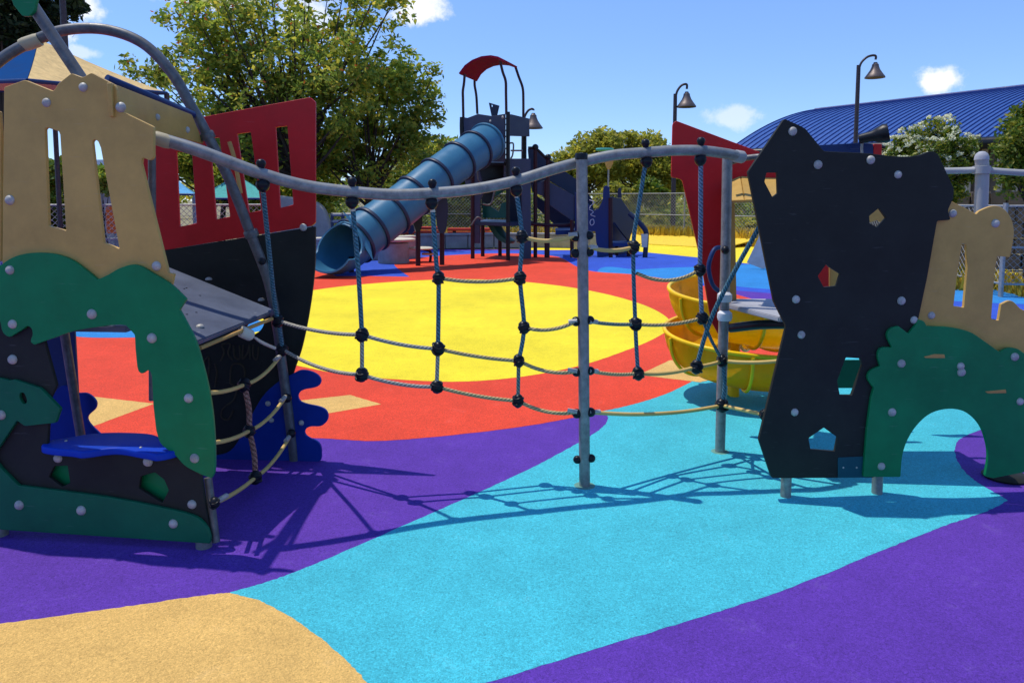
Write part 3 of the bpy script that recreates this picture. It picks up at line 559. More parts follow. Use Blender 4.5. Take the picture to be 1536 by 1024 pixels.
rdk = add('deck_board', slab_mesh([zc_(P(1092, 454, 4.72)), zc_(P(1101, 448, 4.98)), zc_(P(1240, 448, 4.98)), zc_(P(1248, 452, 4.72)), Vector((2.55, 4.72, zd)), Vector((2.55, 4.12, zd)), zc_(P(1168, 476, 4.2))], .03, .006), M['gdeck'], RT)
tube('deck_underside_shade', [P(1096, 492, 4.8), P(1140, 487, 4.6), P(1190, 486, 4.4)], .03, M['black'], RT)  # black tube painting the shade along the underside of the deck
tube('loop_handle', [P(1082, 371, 4.85), P(1071, 375, 4.8), P(1063, 400, 4.78), P(1069, 427, 4.8), P(1082, 439, 4.85)], .015, M['navyblue'], RT)
# little roof ledge and telescope over the rock panel
lg = Plane(P(1220, 220, 4.7), P(1340, 220, 4.7)); board('ledge_panel', [(1226, 218), (1290, 214.5), (1310, 216), (1310, 250), (1226, 250)], lg, M['navyblue'], RT); board('ledge_end_panel', [(1310.5, 216), (1323, 216), (1323, 250), (1310.5, 250)], lg, M['red'], RT)
ta, tbb = P(1288, 209, 4.62), P(1333, 199, 4.55); ax = tbb-ta; L_ = ax.length
tel = lathe('telescope', [(0, 0), (.026, 0), (.03, .01), (.034, L_*.45), (.046, L_*.62), (.06, L_*.85), (.056, L_), (.036, L_), (.028, L_*.7), (0, L_*.65)], ta, M['black'], RT, axis=ax, seg=14)
tube('telescope_stem', [P(1293, 232, 4.62), P(1293, 216, 4.62), P(1299, 207, 4.61)], .008, M['steel'], tel)
# spiral slide behind the right tower
gy = G(1097, 592); sc_ = Vector((1.82, 5.95, 0))
SL = thing('spiral_slide', sc_, 'yellow plastic spiral slide curling down behind the red panel of the right tower', 'slide')
def spiral():
    bm = bmesh.new(); rows = []; n = 90
    for i in range(n+1):
        t = i/n; a = math.radians(110+610*t); zc = .68-.57*t; R = .30+.05*t
        row = []
        for j in range(15):
            s = (j/14-.5)*2; b = s*1.6
            rr = R+.235*math.sin(b); zz = zc+(.30 if b > 0 else .18)*(1-math.cos(b))-.05
            row.append(bm.verts.new(Vector((sc_.x+rr*math.cos(a), sc_.y+rr*math.sin(a), max(.06, zz)))))
        rows.append(row)
    for a, b in zip(rows, rows[1:]):
        for j in range(14): bm.faces.new((a[j], a[j+1], b[j+1], b[j]))
    bmesh.ops.solidify(bm, geom=list(bm.faces), thickness=.022); bmesh.ops.recalc_face_normals(bm, faces=bm.faces)
    me = bpy.data.meshes.new('spiral'); bm.to_mesh(me); bm.free(); return me
chute = add('chute', spiral(), M['yellow'], SL, 50)
tube('center_post', [Vector((sc_.x, sc_.y, 0)), Vector((sc_.x, sc_.y, .8))], .04, M['yellow'], SL, smooth=False, seg=16)
tube('foot_post', [gy, gy+Vector((0, 0, .3))], .032, M['yellow'], SL, smooth=False)
for k in range(9):
    t = .04+k*.115; a = math.radians(110+610*t); z0 = .68-.57*t; arc = []
    for j in range(9):
        b = (j/8-.5)*2*1.6; rr = .30+.05*t+.250*math.sin(b); arc.append(Vector((sc_.x+rr*math.cos(a), sc_.y+rr*math.sin(a), max(.05, z0+(.30 if b > 0 else .18)*(1-math.cos(b))-.065))))
    tube('rib', arc, .014, M['yellow'], chute, seg=8)
rim = []
for i in range(91):
    t = i/90; a = math.radians(110+610*t); rr = .30+.05*t+.235*math.sin(1.6); rim.append(Vector((sc_.x+rr*math.cos(a), sc_.y+rr*math.sin(a), max(.07, .68-.57*t+.30*(1-math.cos(1.6))-.05))))
tube('rim', rim, .017, M['yellow'], chute, seg=8, n=1)
# ------------------------------------------------------------------ slide tower
def up(x, y, Y, yb=None): return P(x, y, Y)
bt = G(745, 389); bt.z = 0
TW = thing('slide_tower', bt, 'tall distant navy play tower with red curved canopy and ribbed blue tube slide', 'play tower')
YF = 19.6
rmp = Plane(P(795, 270, 20.6), P(868, 270, 20.9))
TF = Plane(P(695, 200, 20.25), P(757, 200, YF)); TS = Plane(P(764, 200, YF), P(795, 200, 20.7))
def tboard(name, out, pl, mat, **kw): kw.setdefault('thick', .05); kw.setdefault('bevel', .006); return board(name, out, pl, mat, TW, r=.6, **kw)
fp = tboard('front_panel', [(695, 176), (701, 177), (717, 171), (737, 174), (757, 171), (757, 243), (718, 241), (697, 226)], TF, M['slate'])
spn2 = tboard('side_panel', [(764.5, 172.5), (767, 171.5), (794, 178), (794.5, 205), (764.5, 204)], TS, M['navy'])
bolts([(735.5, 182), (754, 176), (762+0, 0)][:2], TF, fp, s=1.6)
tboard('leg_panel', [(697, 247), (716, 242), (722, 268), (724, 292), (720, 300), (719, 365), (707, 365), (707, 292), (698, 290)], TF, M['slate'], off=-.08)
tboard('leg_panel', [(757, 238), (796, 238), (797, 389), (783, 389), (783, 292), (772, 284), (757, 266)], Plane(P(757, 300, YF+.1), P(797, 300, 20.2)), M['slate'])
tboard('inner_panel', [(760, 268), (784, 290), (784, 334), (760, 330)], TF, M['navy'], off=-1.0)  # navy filler, its dark colour stands in for shade inside the tower
tboard('stair_panel', [(800, 290), (862, 334), (862, 350), (846, 350), (800, 306)], rmp, M['navy'], off=-1.0)
tboard('gap_shade_panel', [(716, 238), (766, 240), (766, 268), (722, 268)], TF, M['black'], off=-.9)  # black sheet painting the shade in the gap below the front panel
tboard('inner_panel', [(722, 268), (758, 268), (758, 285), (735, 300), (722, 300)], TF, M['plgreen'], off=-1.2)
tboard('inner_panel', [(722, 268), (746, 268), (740, 300), (730, 312), (722, 312)], TF, M['black'], off=-.7)  # black sheet, shade of the tower interior put into its colour
tboard('play_panel', [(724, 303), (748, 318), (752, 305), (760, 303), (760, 327), (724, 327)], TF, M['plgreen'], off=-.3)
tboard('stub_slide', [(729, 334), (738, 334), (748, 350, 1), (762, 362), (760, 366), (745, 358, 1)], TF, M['plgreen'], off=-.5, thick=.4)
add('deck_board', slab_mesh([P(708, 332, 20.2), P(764, 334, 19.5), P(800, 331, 20.8), P(728, 329, 21.5)], .1, .01), M['navy'], TW)
add('upper_deck_board', slab_mesh([P(697, 243, 20.25), P(759, 244, 19.6), P(792, 243, 20.7), P(718, 243, 21.3)], .08, .01), M['black'], TW)
def leg(x, y0, yb, Y, mat, r=.055):
    a, b = P(x, y0, Y), P(x, yb, Y); b.z = 0; return tube('leg', [b, Vector((b.x+(a.x-b.x)*.5, b.y, (a.z)/2)), a], r, M[mat], TW, seg=10)
for a in ((709, 246, 388, 20.2, 'maroon'), (724, 333, 383, 21, 'maroon'), (750, 333, 385, 21.2, 'maroon'), (762, 168, 390, 19.6, 'black'), (787, 205, 384, 20.8, 'black'), (693.5, 176, 250, 20.6, 'black')): 
    if a[2] == 250: tube('corner_post', [P(693.5, 176, 20.3), P(693.5, 200, 20.3), P(698, 250, 20.3)], .07, M['black'], TW)
    else: leg(*a)
for x, y0, yb in ((803, 222, 385), (819.5, 270, 386), (822, 237, 300), (858, 330, 381)):
    L = leg(x, y0, yb, 20.6, 'maroon')
    if y0 < 250: lathe('ball_finial', ball(.09), P(x, y0-1, 20.6), M['black'], L, seg=12)
for k in range(10):
    y = 178+k*9; tube('ladder_rung', [P(757.5, y, 19.62), P(764, y-.5, 19.75)], .018, M['dsteel'], TW, smooth=False, seg=6)
for q in ([(764, 215), (770, 216), (769, 232), (766, 238)], [(716, 245), (717, 268), (722, 275)], [(766, 226), (784, 226)], [(707, 338), (716, 326), (724, 330)], [(724, 306), (736, 306), (742, 285)]): tube('hand_rail', [P(x, y, 19.7) for x, y in q], .022, M['dsteel'], TW, seg=8)
for q, Y0, Y1 in (([(695, 176), (694.5, 150), (694.3, 137), (696, 125), (697, 112)], 20.25, 20.25), ([(716, 171), (715, 150), (714, 140), (712, 128), (712, 118)], 21.3, 21.3), ([(759.5, 172), (759, 140), (758.5, 122), (754, 108), (750.5, 93)], 19.6, 19.6), ([(785, 176), (785, 150), (784, 132), (778, 115), (773, 100)], 20.7, 20.7)):
    tube('canopy_post', [P(x, y, Y0) for x, y in q], .035, M['maroon'], TW, seg=8, n=4)
def canopy():
    fr = [(688, 110), (697, 98), (708, 90), (722, 84.5), (736, 83), (747, 85), (757, 90)]; bk = [(713.5, 121), (720, 110), (729, 102), (740, 97), (752, 95), (764, 96), (776, 100)]
    bm = bmesh.new(); A = []; B = []
    for i in range(7):
        t = i/6; A.append(P(*fr[i], 20.25-.65*t)); B.append(P(*bk[i], 21.3-.6*t))
    va = [[bm.verts.new(a.lerp(b, s/4)) for s in range(5)] for a, b in zip(A, B)]
    for i in range(6):
        for s in range(4): bm.faces.new((va[i][s], va[i][s+1], va[i+1][s+1], va[i+1][s]))
    bmesh.ops.subdivide_edges(bm, edges=list(bm.edges), cuts=1, smooth=.6, use_grid_fill=True)
    bmesh.ops.recalc_face_normals(bm, faces=bm.faces); bmesh.ops.solidify(bm, geom=list(bm.faces), thickness=.05)
    me = bpy.data.meshes.new('canopy'); bm.to_mesh(me); bm.free(); return me
add('canopy_roof', canopy(), M['canopyred'], TW, 50)
tboard('steering_paddle', [(733, 154), (748, 158.5), (744.5, 174), (737, 174)], TF, M['navy'], off=-.2, holes=[[(736, 157), (739, 158), (738.5, 161), (736.5, 160.5)]])
# ramp down to the right
tboard('ramp_side_panel', [(792, 224), (803, 223, 1), (814, 230, 1), (831, 246), (866, 270), (888, 298), (891, 318), (866, 297), (826, 272), (797, 280)], rmp, M['navy'], off=-.6)
tboard('ramp_side_panel', [(797, 277), (819, 270), (866, 296), (891, 317), (891, 346), (866, 334), (858, 331), (824, 307), (814, 294), (799, 288)], rmp, M['slate'])
tube('ramp_rail', [P(792, 222, 20.6), P(805, 224, 20.6), (P(822, 240, 20.6)), P(838, 250, 20.6)], .04, M['black'], TW, seg=8)
tube('low_rail', [P(797, 336, 20.5), P(830, 338, 20.6), P(862, 337, 20.8)], .05, M['maroon'], TW, seg=8); add('low_seat', slab_mesh([P(833, 346, 20.6), P(862, 345, 20.8), P(862, 342, 21.6), P(833, 342, 21.6)], .12, .01), M['navyblue'], TW)
# tube slide
def tubular():
    ctr = [(731, 213, 19.55), (715, 224, 19.1), (688, 242, 18.55), (650, 270, 17.9), (612, 301, 17.35), (575, 330, 16.85), (548, 350, 16.5), (527, 366, 16.2)]
    rad = [27, 28, 28.5, 29.5, 31, 33, 34.5, 35]
    return [P(*c) for c in ctr], [px(r, c[2]) for r, c in zip(rad, ctr)]
tc, tr_ = tubular()
tm = tube_mesh(tc, tr_, seg=32, n=8, cap=False); bm = bmesh.new(); bm.from_mesh(tm); bmesh.ops.solidify(bm, geom=list(bm.faces), thickness=.03); bm.to_mesh(tm); bm.free()
ts = add('tube_slide', tm, M['tube'], TW, 50)
board('support_paddle', sm((656, 298), (664, 292), (671, 300), (671, 330), (666, 350), (658, 346), (655, 325)), Plane(P(650, 320, 18.0), P(680, 320, 18.1)), M['navy'], ts, thick=.08)
board('support_bracket', [(622, 303), (633, 303), (634, 336), (630, 348), (624, 348), (621, 336)], Plane(P(620, 320, 17.9), P(640, 320, 18.0)), M['black'], ts, thick=.12)
# dense centreline for rings
def dense(pts, rads, n=8):
    Q, R_ = [], []
    for i in range(len(pts)-1):
        p0, p1, p2, p3 = pts[max(i-1, 0)], pts[i], pts[i+1], pts[min(i+2, len(pts)-1)]
        for s in range(n):
            t = s/n; Q.append(.5*((2*p1)+(p2-p0)*t+(2*p0-5*p1+4*p2-p3)*t*t+(3*p1-p0-3*p2+p3)*t**3)); R_.append(rads[i]*(1-t)+rads[i+1]*t)
    Q.append(pts[-1]); R_.append(rads[-1]); return Q, R_
TQ, TR = dense(tc, tr_)
for k in (1, 9, 16, 23, 30, 37, 45, 53):
    q = TQ[k]; t = (TQ[k+1]-TQ[k-1]).normalized(); r = TR[k]
    lathe('flange_ring', [(r-.02, -.035), (r+.045, -.035), (r+.05, -.02), (r+.05, .02), (r+.045, .035), (r-.02, .035)], q, M['navy'] if k > 1 else M['tube'], ts, seg=36, axis=t)
def exit_scoop():
    c0 = tc[-1]; t0 = (TQ[-1]-TQ[-3]).normalized(); r = TR[-1]; ctr = [P(548, 350, 16.5), c0+Vector((0, 0, .02)), P(517, 371, 15.95), P(508, 374, 15.65), P(500, 375, 15.35), P(492, 372, 15.05)]
    bm = bmesh.new(); rows = []; m = 26
    half = [math.pi, math.pi, 2.5, 1.45, 1.2, 1.08]; rr = [r*1.015, r*1.015, r*1.01, r*1.0, r*1.0, r*1.02]
    Qs, _ = dense(ctr, rr, 5); hs = np.interp(np.linspace(0, 5, len(Qs)), range(6), half); rs = np.interp(np.linspace(0, 5, len(Qs)), range(6), rr)
    for i, q in enumerate(Qs):
        t = (Qs[min(i+1, len(Qs)-1)]-Qs[max(i-1, 0)]).normalized(); side = t.cross(Vector((0, 0, 1))).normalized(); u = side.cross(t).normalized()
        rows.append([bm.verts.new(q+(side*math.sin(a)-u*math.cos(a))*rs[i]) for a in np.linspace(-hs[i], hs[i], m)])
    for a, b in zip(rows, rows[1:]):
        for j in range(m-1): bm.faces.new((a[j], a[j+1], b[j+1], b[j]))
    bmesh.ops.recalc_face_normals(bm, faces=bm.faces); bmesh.ops.solidify(bm, geom=list(bm.faces), thickness=.035)
    me = bpy.data.meshes.new('scoop'); bm.to_mesh(me); bm.free(); return me
add('slide_exit', exit_scoop(), M['tube'], ts, 50)
for x, y0, yb, Y in ((663, 285, 395, 18.2), (627, 312, 392, 18.0), (527, 385, 405, 16.4)):
    a, b = P(x, y0, Y), P(x, yb, Y); b.z = 0; tube('support_leg', [b, a.lerp(b, .5), a], .06, M['maroon'], ts, seg=10)
# ------------------------------------------------------------------ stair unit
gs = G(918, 386); gs.z = 0; YS = gs.y
SU = thing('step_climber', gs, 'low navy step climber with tall side board and bent handrail, right of the slide tower', 'climber')
s1 = Plane(P(860, 330, YS+.2), P(920, 330, YS)); 
def sboard(name, out, pl, mat, **kw): kw.setdefault('thick', .06); kw.setdefault('bevel', .006); return board(name, out, pl, mat, SU, r=.6, **kw)
sb1 = sboard('side_board', [(862, 288), (876, 298), (890, 316), (898, 313), (904, 300), (905, 281), (909, 278), (914, 281), (915, 302), (918, 384), (896, 386), (893, 347), (862, 347)], s1, M['navyblue'])
for q in ([(884, 300), (891, 303), (886, 309), (884, 313)], [(884, 314), (890, 318), (886, 322), (893, 325)], [(886, 330), (890, 329), (891, 335), (887, 338), (885, 334), (886, 330)]): scribble(q, s1, .002, .012, 'scribble', M['chalk'], sb1)
s2 = Plane(P(915, 330, YS+.3), P(955, 330, YS+1.2)); sboard('step_board', [(916, 295), (932, 298), (948, 322), (952, 332), (944, 362), (934, 350), (922, 334), (916, 333)], s2, M['navy'])
sboard('riser_board', [(919, 330), (944, 362), (944, 384), (919, 384)], s2, M['navyblue'], off=-.3)
add('step_seat', slab_mesh([P(918, 364, YS), P(950, 364, YS), P(950, 361, YS+1), P(918, 361, YS+1)], .1, .01), M['navyblue'], SU)
def sleg(x, y0, yb, Y, m): 
    a, b = P(x, y0, Y), P(x, yb, Y); b.z = 0; tube('leg', [b, a.lerp(b, .5), a], .06, M[m], SU, seg=10)
for a in ((916, 297, 386, YS, 'maroon'), (943, 364, 380, YS+.4, 'maroon'), (925, 366, 379, YS+.8, 'maroon')): sleg(*a)
tube('hand_rail', [P(944, 320, YS+.1), P(956, 331, YS), P(965, 341, YS), P(969.5, 352, YS), P(967.5, 386, YS)], .07, M['navy'], SU, seg=10); sboard('post_sleeve', [(962, 351), (972, 351), (971, 371), (963, 371)], Plane(P(960, 360, YS-.1), P(975, 360, YS-.1)), M['cream'])
board('upright_board', [(927, 283), (931, 281), (933, 297), (926, 297)], s1, M['navy'], SU, thick=.05)
# ------------------------------------------------------------------ low walls and small far things
def curved_wall(name, pts, h, w, mat, label, z0=0, capmat=None, group=None):
    base = [Vector((p.x, p.y, 0)) for p in pts]; o = thing(name, base[len(base)//2], label, 'low wall', group)
    bm = bmesh.new(); L, R = [], []
    for i, p in enumerate(base):
        t = (base[min(i+1, len(base)-1)]-base[max(i-1, 0)]).normalized(); s = Vector((-t.y, t.x, 0)); L.append(p-s*w/2); R.append(p+s*w/2)
    ms = []; 
    for i in range(len(base)-1):
        g = (base[i+1]-base[i]).normalized()*.012
        c = [L[i]+g, L[i+1]-g, R[i+1]-g, R[i]+g]; ms.append(slab_mesh([q+Vector((0, 0, h)) for q in c], h, .015))
    bm.free(); add('blocks', join_meshes(ms), mat, o)
    cm = [slab_mesh([L[i]+Vector((0, 0, h+.065))-(R[i]-L[i])*.06, L[i+1]+Vector((0, 0, h+.065))-(R[i+1]-L[i+1])*.06, R[i+1]+Vector((0, 0, h+.065))+(R[i+1]-L[i+1])*.06, R[i]+Vector((0, 0, h+.065))+(R[i]-L[i])*.06], .06, .012) for i in range(len(base)-1)]
    add('capstones', join_meshes(cm), capmat or mat, o); return o
curved_wall('seat_wall', [P(420, 380, 18.6), P(455, 380, 19.2), P(500, 380, 19.6), P(545, 380, 19.8), P(585, 380, 20), P(622, 380, 20.6)], .55, .5, M['block'], 'grey block seat wall with pale capping behind the mouth of the blue tube slide', capmat=M['cap'])
curved_wall('seat_wall', [P(625, 370, 24.2), P(665, 370, 24.6), P(700, 370, 24.8), P(740, 370, 25), P(780, 370, 25), P(820, 370, 25), P(860, 370, 24.8), P(890, 370, 24.4)], .42, .5, M['block'], 'dark grey block seat wall running behind the legs of the slide tower')
def picnic(name, xa, xb, y, Y, label):
    a, b = P(xa, y, Y), P(xb, y, Y); o = thing(name, Vector(((a.x+b.x)/2, Y, 0)), label, 'picnic table', 'red picnic tables behind the seat wall'); w = b.x-a.x; c = (a+b)/2
    add('table_top', join_meshes([box_mesh(Vector((c.x, Y+d, c.z)), (w, .2, .09)) for d in (-.33, -.11, .11, .33)]), M['redtable'], o)
    for d in (-.75, .75): add('bench', box_mesh(Vector((c.x, Y+d, c.z-.16)), (w*1.1, .3, .08)), M['redtable'], o)
    for s in (-.35, .35):
        for d in (-1, 1): tube('leg', [Vector((c.x+w*s, Y+d*.75, 0)), Vector((c.x+w*s, Y+d*.3, c.z-.03))], .04, M['maroon'], o, smooth=False, seg=8)
picnic('picnic_table', 600, 660, 342, 27.5, 'red slatted picnic table seen just right of the tube slide')
picnic('picnic_table', 672, 735, 344, 28.5, 'red slatted picnic table seen between the slide support and the tower legs')
rt = P(590, 352, 18.9)
RTB = thing('round_table', Vector((rt.x, rt.y, 0)), 'round pale table top on a grey pedestal just right of the tube slide', 'table')
lathe('table_top', [(0, 0), (.52, 0), (.56, .03), (.56, .06), (.5, .075), (0, .08)], Vector((rt.x, rt.y, .55)), M['cap'], RTB, seg=28); lathe('pedestal', [(0, 0), (.4, 0), (.4, .5), (.2, .55), (0, .55)], Vector((rt.x, rt.y, 0)), M['block'], RTB)
rr_ = P(608, 345, 21.8)
SPR = thing('spring_rider', Vector((rr_.x, rr_.y, 0)), 'small dark spring rider standing on the ground behind the round pale table', 'spring rider')
board('rider_board', sm((594, 337), (606, 333), (617, 336), (623, 342), (615, 352), (611, 345), (602, 345), (599, 353), (593, 348)), Plane(P(590, 345, 21.8), P(625, 345, 21.9)), M['navy'], SPR, thick=.15); tube('spring', [Vector((rr_.x, rr_.y+.1, 0))]+[Vector((rr_.x+.1*math.cos(a), rr_.y+.1+.1*math.sin(a), .02+a*.018)) for a in np.arange(0, 28, .6)], .018, M['dsteel'], SPR, seg=6, n=2)
# stepping stool near the slide leg
gg = G(645, 393); gg.z = 0
ST = thing('perch_stool', gg, 'small pale swivel perch on a bent post beside the slide support', 'stool')
lathe('seat', [(0, 0), (.28, .0), (.32, .03), (.28, .06), (0, .07)], P(631, 374, gg.y), M['cream'], ST)
tube('post', [gg, P(646, 385, gg.y), P(645, 377, gg.y), P(635, 374, gg.y)], .035, M['maroon'], ST, seg=8); lathe('foot_plate', [(0, 0), (.18, 0), (.18, .04), (0, .04)], P(643, 382, gg.y), M['wood'], ST)
# grey rail post on the right
gp = P(1472, 320, 5.6); 
GR = thing('barrier_rail', Vector((gp.x, gp.y, 0)), 'pale grey round-capped post carrying horizontal rails behind the tan panel on the right', 'barrier')
tube('post', [Vector((gp.x, gp.y, 0)), P(1472, 300, 5.6), P(1472.5, 238, 5.6)], .046, M['paintgrey'], GR, seg=18)
lathe('post_cap', [(.0, .055), (.02, .052), (.038, .038), (.048, .015), (.05, -.01), (.0, -.012)], P(1472.5, 238, 5.6), M['gdeck'], GR)
lathe('collar', [(.05, -.03), (.06, -.028), (.06, .028), (.05, .03)], P(1472.3, 255, 5.6), M['paintgrey'], GR)
tube('rail', [P(1463, 255, 5.6), P(1440, 256, 5.65), P(1380, 257, 5.7)], .024, M['paintgrey'], GR); tube('rail', [P(1482, 255.5, 5.6), P(1530, 259, 5.55), P(1620, 262, 5.5)], .024, M['paintgrey'], GR)
gt = G(1126, 402)
SE = thing('slide_end', Vector((gt.x, gt.y, 0)), 'small pale grey triangular fin standing on yellow ground left of the rock panel', 'play panel')
fpl = Plane(G(1100, 402), G(1150, 405)); board('fin', [(1120, 394), (1140, 352), (1147, 348), (1150, 402), (1143, 403)], fpl, M['gdeck'], SE, thick=.04, r=.8)
tube('post', [G(1144, 403), P(1144, 350, G(1144, 403).y)], .035, M['slate'], SE, smooth=False)
# sign paddle
gq = P(912, 300, 26)
SG = thing('paddle_sign', Vector((gq.x, gq.y, 0)), 'thin pole with teal disc and gold paddle showing just above the grey rail', 'sign')
tube('pole', [Vector((gq.x, gq.y, 0)), P(913, 228, 26)], .03, M['galv'], SG, smooth=False); lathe('disc', [(0, 0), (.3, .0), (.32, .04), (.3, .08), (0, .09)], P(907, 226, 26), M['fabric_teal'], SG)
board('paddle', sm((908, 240), (919, 240), (918, 249), (913, 254), (909, 249)), Plane(P(900, 245, 25.9), P(925, 245, 25.9)), M['wood'], SG, thick=.04)
# ------------------------------------------------------------------ lamps
def lamp(xp, ytop, xs, ys, Y, label, h=None):
    top = P(xp, ytop, Y); o = thing('street_lamp', Vector((top.x, Y, 0)), label, 'street lamp', 'bronze bell street lamps'); s = Y/FPX
    tube('pole', [Vector((top.x, Y, 0)), top.lerp(Vector((top.x, Y, 0)), .5), top], [4.2*s, 3.2*s, 2.8*s], M['lampm'], o, seg=10)
    e = P(xs, ys, Y); d = e.x-top.x
    tube('arm', [top-Vector((0, 0, 12*s)), top+Vector((d*.12, 0, 2*s)), top+Vector((d*.45, 0, 11*s)), top+Vector((d*.8, 0, 14*s)), Vector((e.x, Y, top.z+13*s)), e+Vector((0, 0, 10*s))], 1.7*s, M['lampm'], o, seg=8)
    lathe('lamp_shade', [(0, 6*s), (2.5*s, 6*s), (3.2*s, 4*s), (4.6*s, 3*s), (5*s, 0), (7*s, -5*s), (11*s, -11*s), (14*s, -15*s), (14.2*s, -16.5*s), (12.5*s, -16*s), (0, -8*s)], e, M['lampshade'], o, seg=18)
lamp(1288, 98, 1313, 100, 24, 'tall bronze bell street lamp standing before the blue roof')
lamp(1013, 141, 1030, 144, 33, 'bronze bell street lamp rising behind the red panel right of centre')
lamp(785, 178, 800, 176, 30, 'small bronze bell street lamp partly hidden by the slide tower')
t0 = P(97, 60, 15); o = thing('lamp_pole', Vector((t0.x, 15, 0)), 'dark lamp pole running up out of the frame behind the tan canopy', 'street lamp')
tube('pole', [Vector((t0.x, 15, 0)), Vector((t0.x, 15, 3)), Vector((t0.x, 15, 7.2))], [.08, .07, .05], M['lampm'], o); tube('arm', [Vector((t0.x, 15, 7.0)), Vector((t0.x+.3, 15, 7.5)), Vector((t0.x+.8, 15, 7.4))], .035, M['lampm'], o)
lathe('lamp_shade', [(0, .1), (.06, .1), (.08, 0), (.22, -.22), (0, -.12)], Vector((t0.x+.8, 15, 7.3)), M['lampshade'], o)
# ------------------------------------------------------------------ fences
def fence(name, A, B, h, label, sp=.075, wr=.004, zb=.12, step=2.6, zt=None):
    A = Vector((A.x, A.y, 0)); B = Vector((B.x, B.y, 0)); L = (B-A).length; a = (B-A)/L; o = thing(name, A.lerp(B, .5), label, 'fence', 'chain link fences round the playground')
    n = max(1, round(L/step))
    for i in range(n+1):
        p = A.lerp(B, i/n); tube('fence_post', [p, p+Vector((0, 0, h+.05))], .03, M['galv'], o, smooth=False, seg=8)
    for z in (zb, h*.55, h): tube('fence_rail', [A+Vector((0, 0, z)), B+Vector((0, 0, z))], .02, M['galv'], o, smooth=False, seg=6)
    vs, fs = [], []; hh = h-zb; nrm = Vector((-a.y, a.x, 0)); d = sp*1.414
    def wire(p, q, off):
        t = (q-p).normalized(); u = nrm*wr; v = t.cross(nrm)*wr; b = len(vs)
        for c in (p, q):
            for w in (u, v, -u, -v): vs.append(c+w+nrm*off)
        for k in range(4): fs.append((b+k, b+(k+1) % 4, b+4+(k+1) % 4, b+4+k))
    s = -hh
    while s < L:
        for sg in (1, -1):
            x0, x1 = s, s+hh; z0, z1 = (0, hh) if sg > 0 else (hh, 0)
            ta = max(0, -x0/hh); tb_ = min(1, (L-x0)/hh)
            if tb_ > ta:
                wire(A+a*(x0+hh*ta)+Vector((0, 0, zb+z0+(z1-z0)*ta)), A+a*(x0+hh*tb_)+Vector((0, 0, zb+z0+(z1-z0)*tb_)), wr*sg)
        s += d
    me = bpy.data.meshes.new('mesh'); me.from_pydata([tuple(v) for v in vs], [], fs); add('chain_link', me, M['galv'], o, None)
fence('chain_link_fence', P(1138, 372, 26), P(930, 360, 30.5), 1.85, 'silver chain link fence behind the step climber and the red panel', .09, .005)
fence('chain_link_fence', P(930, 360, 30.6), P(430, 360, 30.6), 1.85, 'long silver chain link fence behind the slide tower and picnic tables', .10, .0055)
fence('chain_link_fence', P(1139, 372, 25.8), P(1500, 440, 12.2), 1.5, 'silver chain link fence running towards the viewer on the right behind the tan panel', .085, .0036, .22)
fence('chain_link_fence', P(1502, 440, 12.15), P(1800, 440, 11.5), 1.5, 'nearest chain link fence run at the right edge', .075, .0034, .22)
fence('chain_link_fence', P(-80, 380, 14.2), P(420, 380, 15.5), 1.5, 'chain link fence seen through the slots of the left tower', .08, .005)
# yellow straw bank along the right fence
def tuft_field(name, a, b, w, n, h, mat, kind='stuff', z=0):
    V = np.zeros((n*4, 3)); A_, B_ = np.array(a), np.array(b); t = np.random.rand(n, 1); base = A_*(1-t)+B_*t
    d = B_-A_; nr = np.array([-d[1], d[0], 0])/np.linalg.norm(d); base = base+nr*(np.random.rand(n, 1)-.5)*w
    ang = np.random.rand(n)*6.28; wd = .5*h*np.random.rand(n)*.3; hh = h*(.4+.8*np.random.rand(n)); ln = (np.random.rand(n, 2)-.5)*h*.8
    cx, sx = np.cos(ang)*wd, np.sin(ang)*wd
    for k, (s, f) in enumerate(((-1, 0), (1, 0), (.4, 1), (-.4, 1))):
        V[k::4, 0] = base[:, 0]+cx*s+ln[:, 0]*f; V[k::4, 1] = base[:, 1]+sx*s+ln[:, 1]*f; V[k::4, 2] = z+hh*f
    me = bpy.data.meshes.new(name); me.from_pydata(V.tolist(), [], np.arange(n*4).reshape(-1, 4).tolist()); o = add(name, me, mat, None, None); o['kind'] = kind; return o
q1, q2, q3, q4 = P(930, 362, 31.2), P(1145, 372, 26.6), P(1500, 440, 13), P(1900, 440, 12)
def fl(v): return (v.x, v.y, 0)
tuft_field('dry_grass', fl(q1), fl(q2), 2.0, 6000, .5, M['straw']); tuft_field('dry_grass', fl(q2), fl(q3), 1.6, 7000, .26, M['straw']); tuft_field('dry_grass', fl(q3), fl(q4), 1.8, 6000, .24, M['straw'])
tuft_field('dry_grass', fl(P(430, 360, 31.6)), fl(q1), 1.6, 6000, .4, M['straw'])
def bank(name, pts, w, h):
    ms = []
    for a, b in zip(pts, pts[1:]):
        d = (b-a).normalized(); s = Vector((-d.y, d.x, 0)); 
        if s.y > 0: s = -s
        ms.append(slab_mesh([a+s*w+Vector((0, 0, .03)), b+s*w+Vector((0, 0, .03)), b+Vector((0, 0, h)), a+Vector((0, 0, h))], .03, 0))
    return struct(add(name, join_meshes(ms), M['yellowedge'], None))
bank('yellow_bank_terrain', [Vector(fl(P(930, 362, 30.3))), Vector(fl(P(1136, 372, 25.7)))], 2.2, .25)
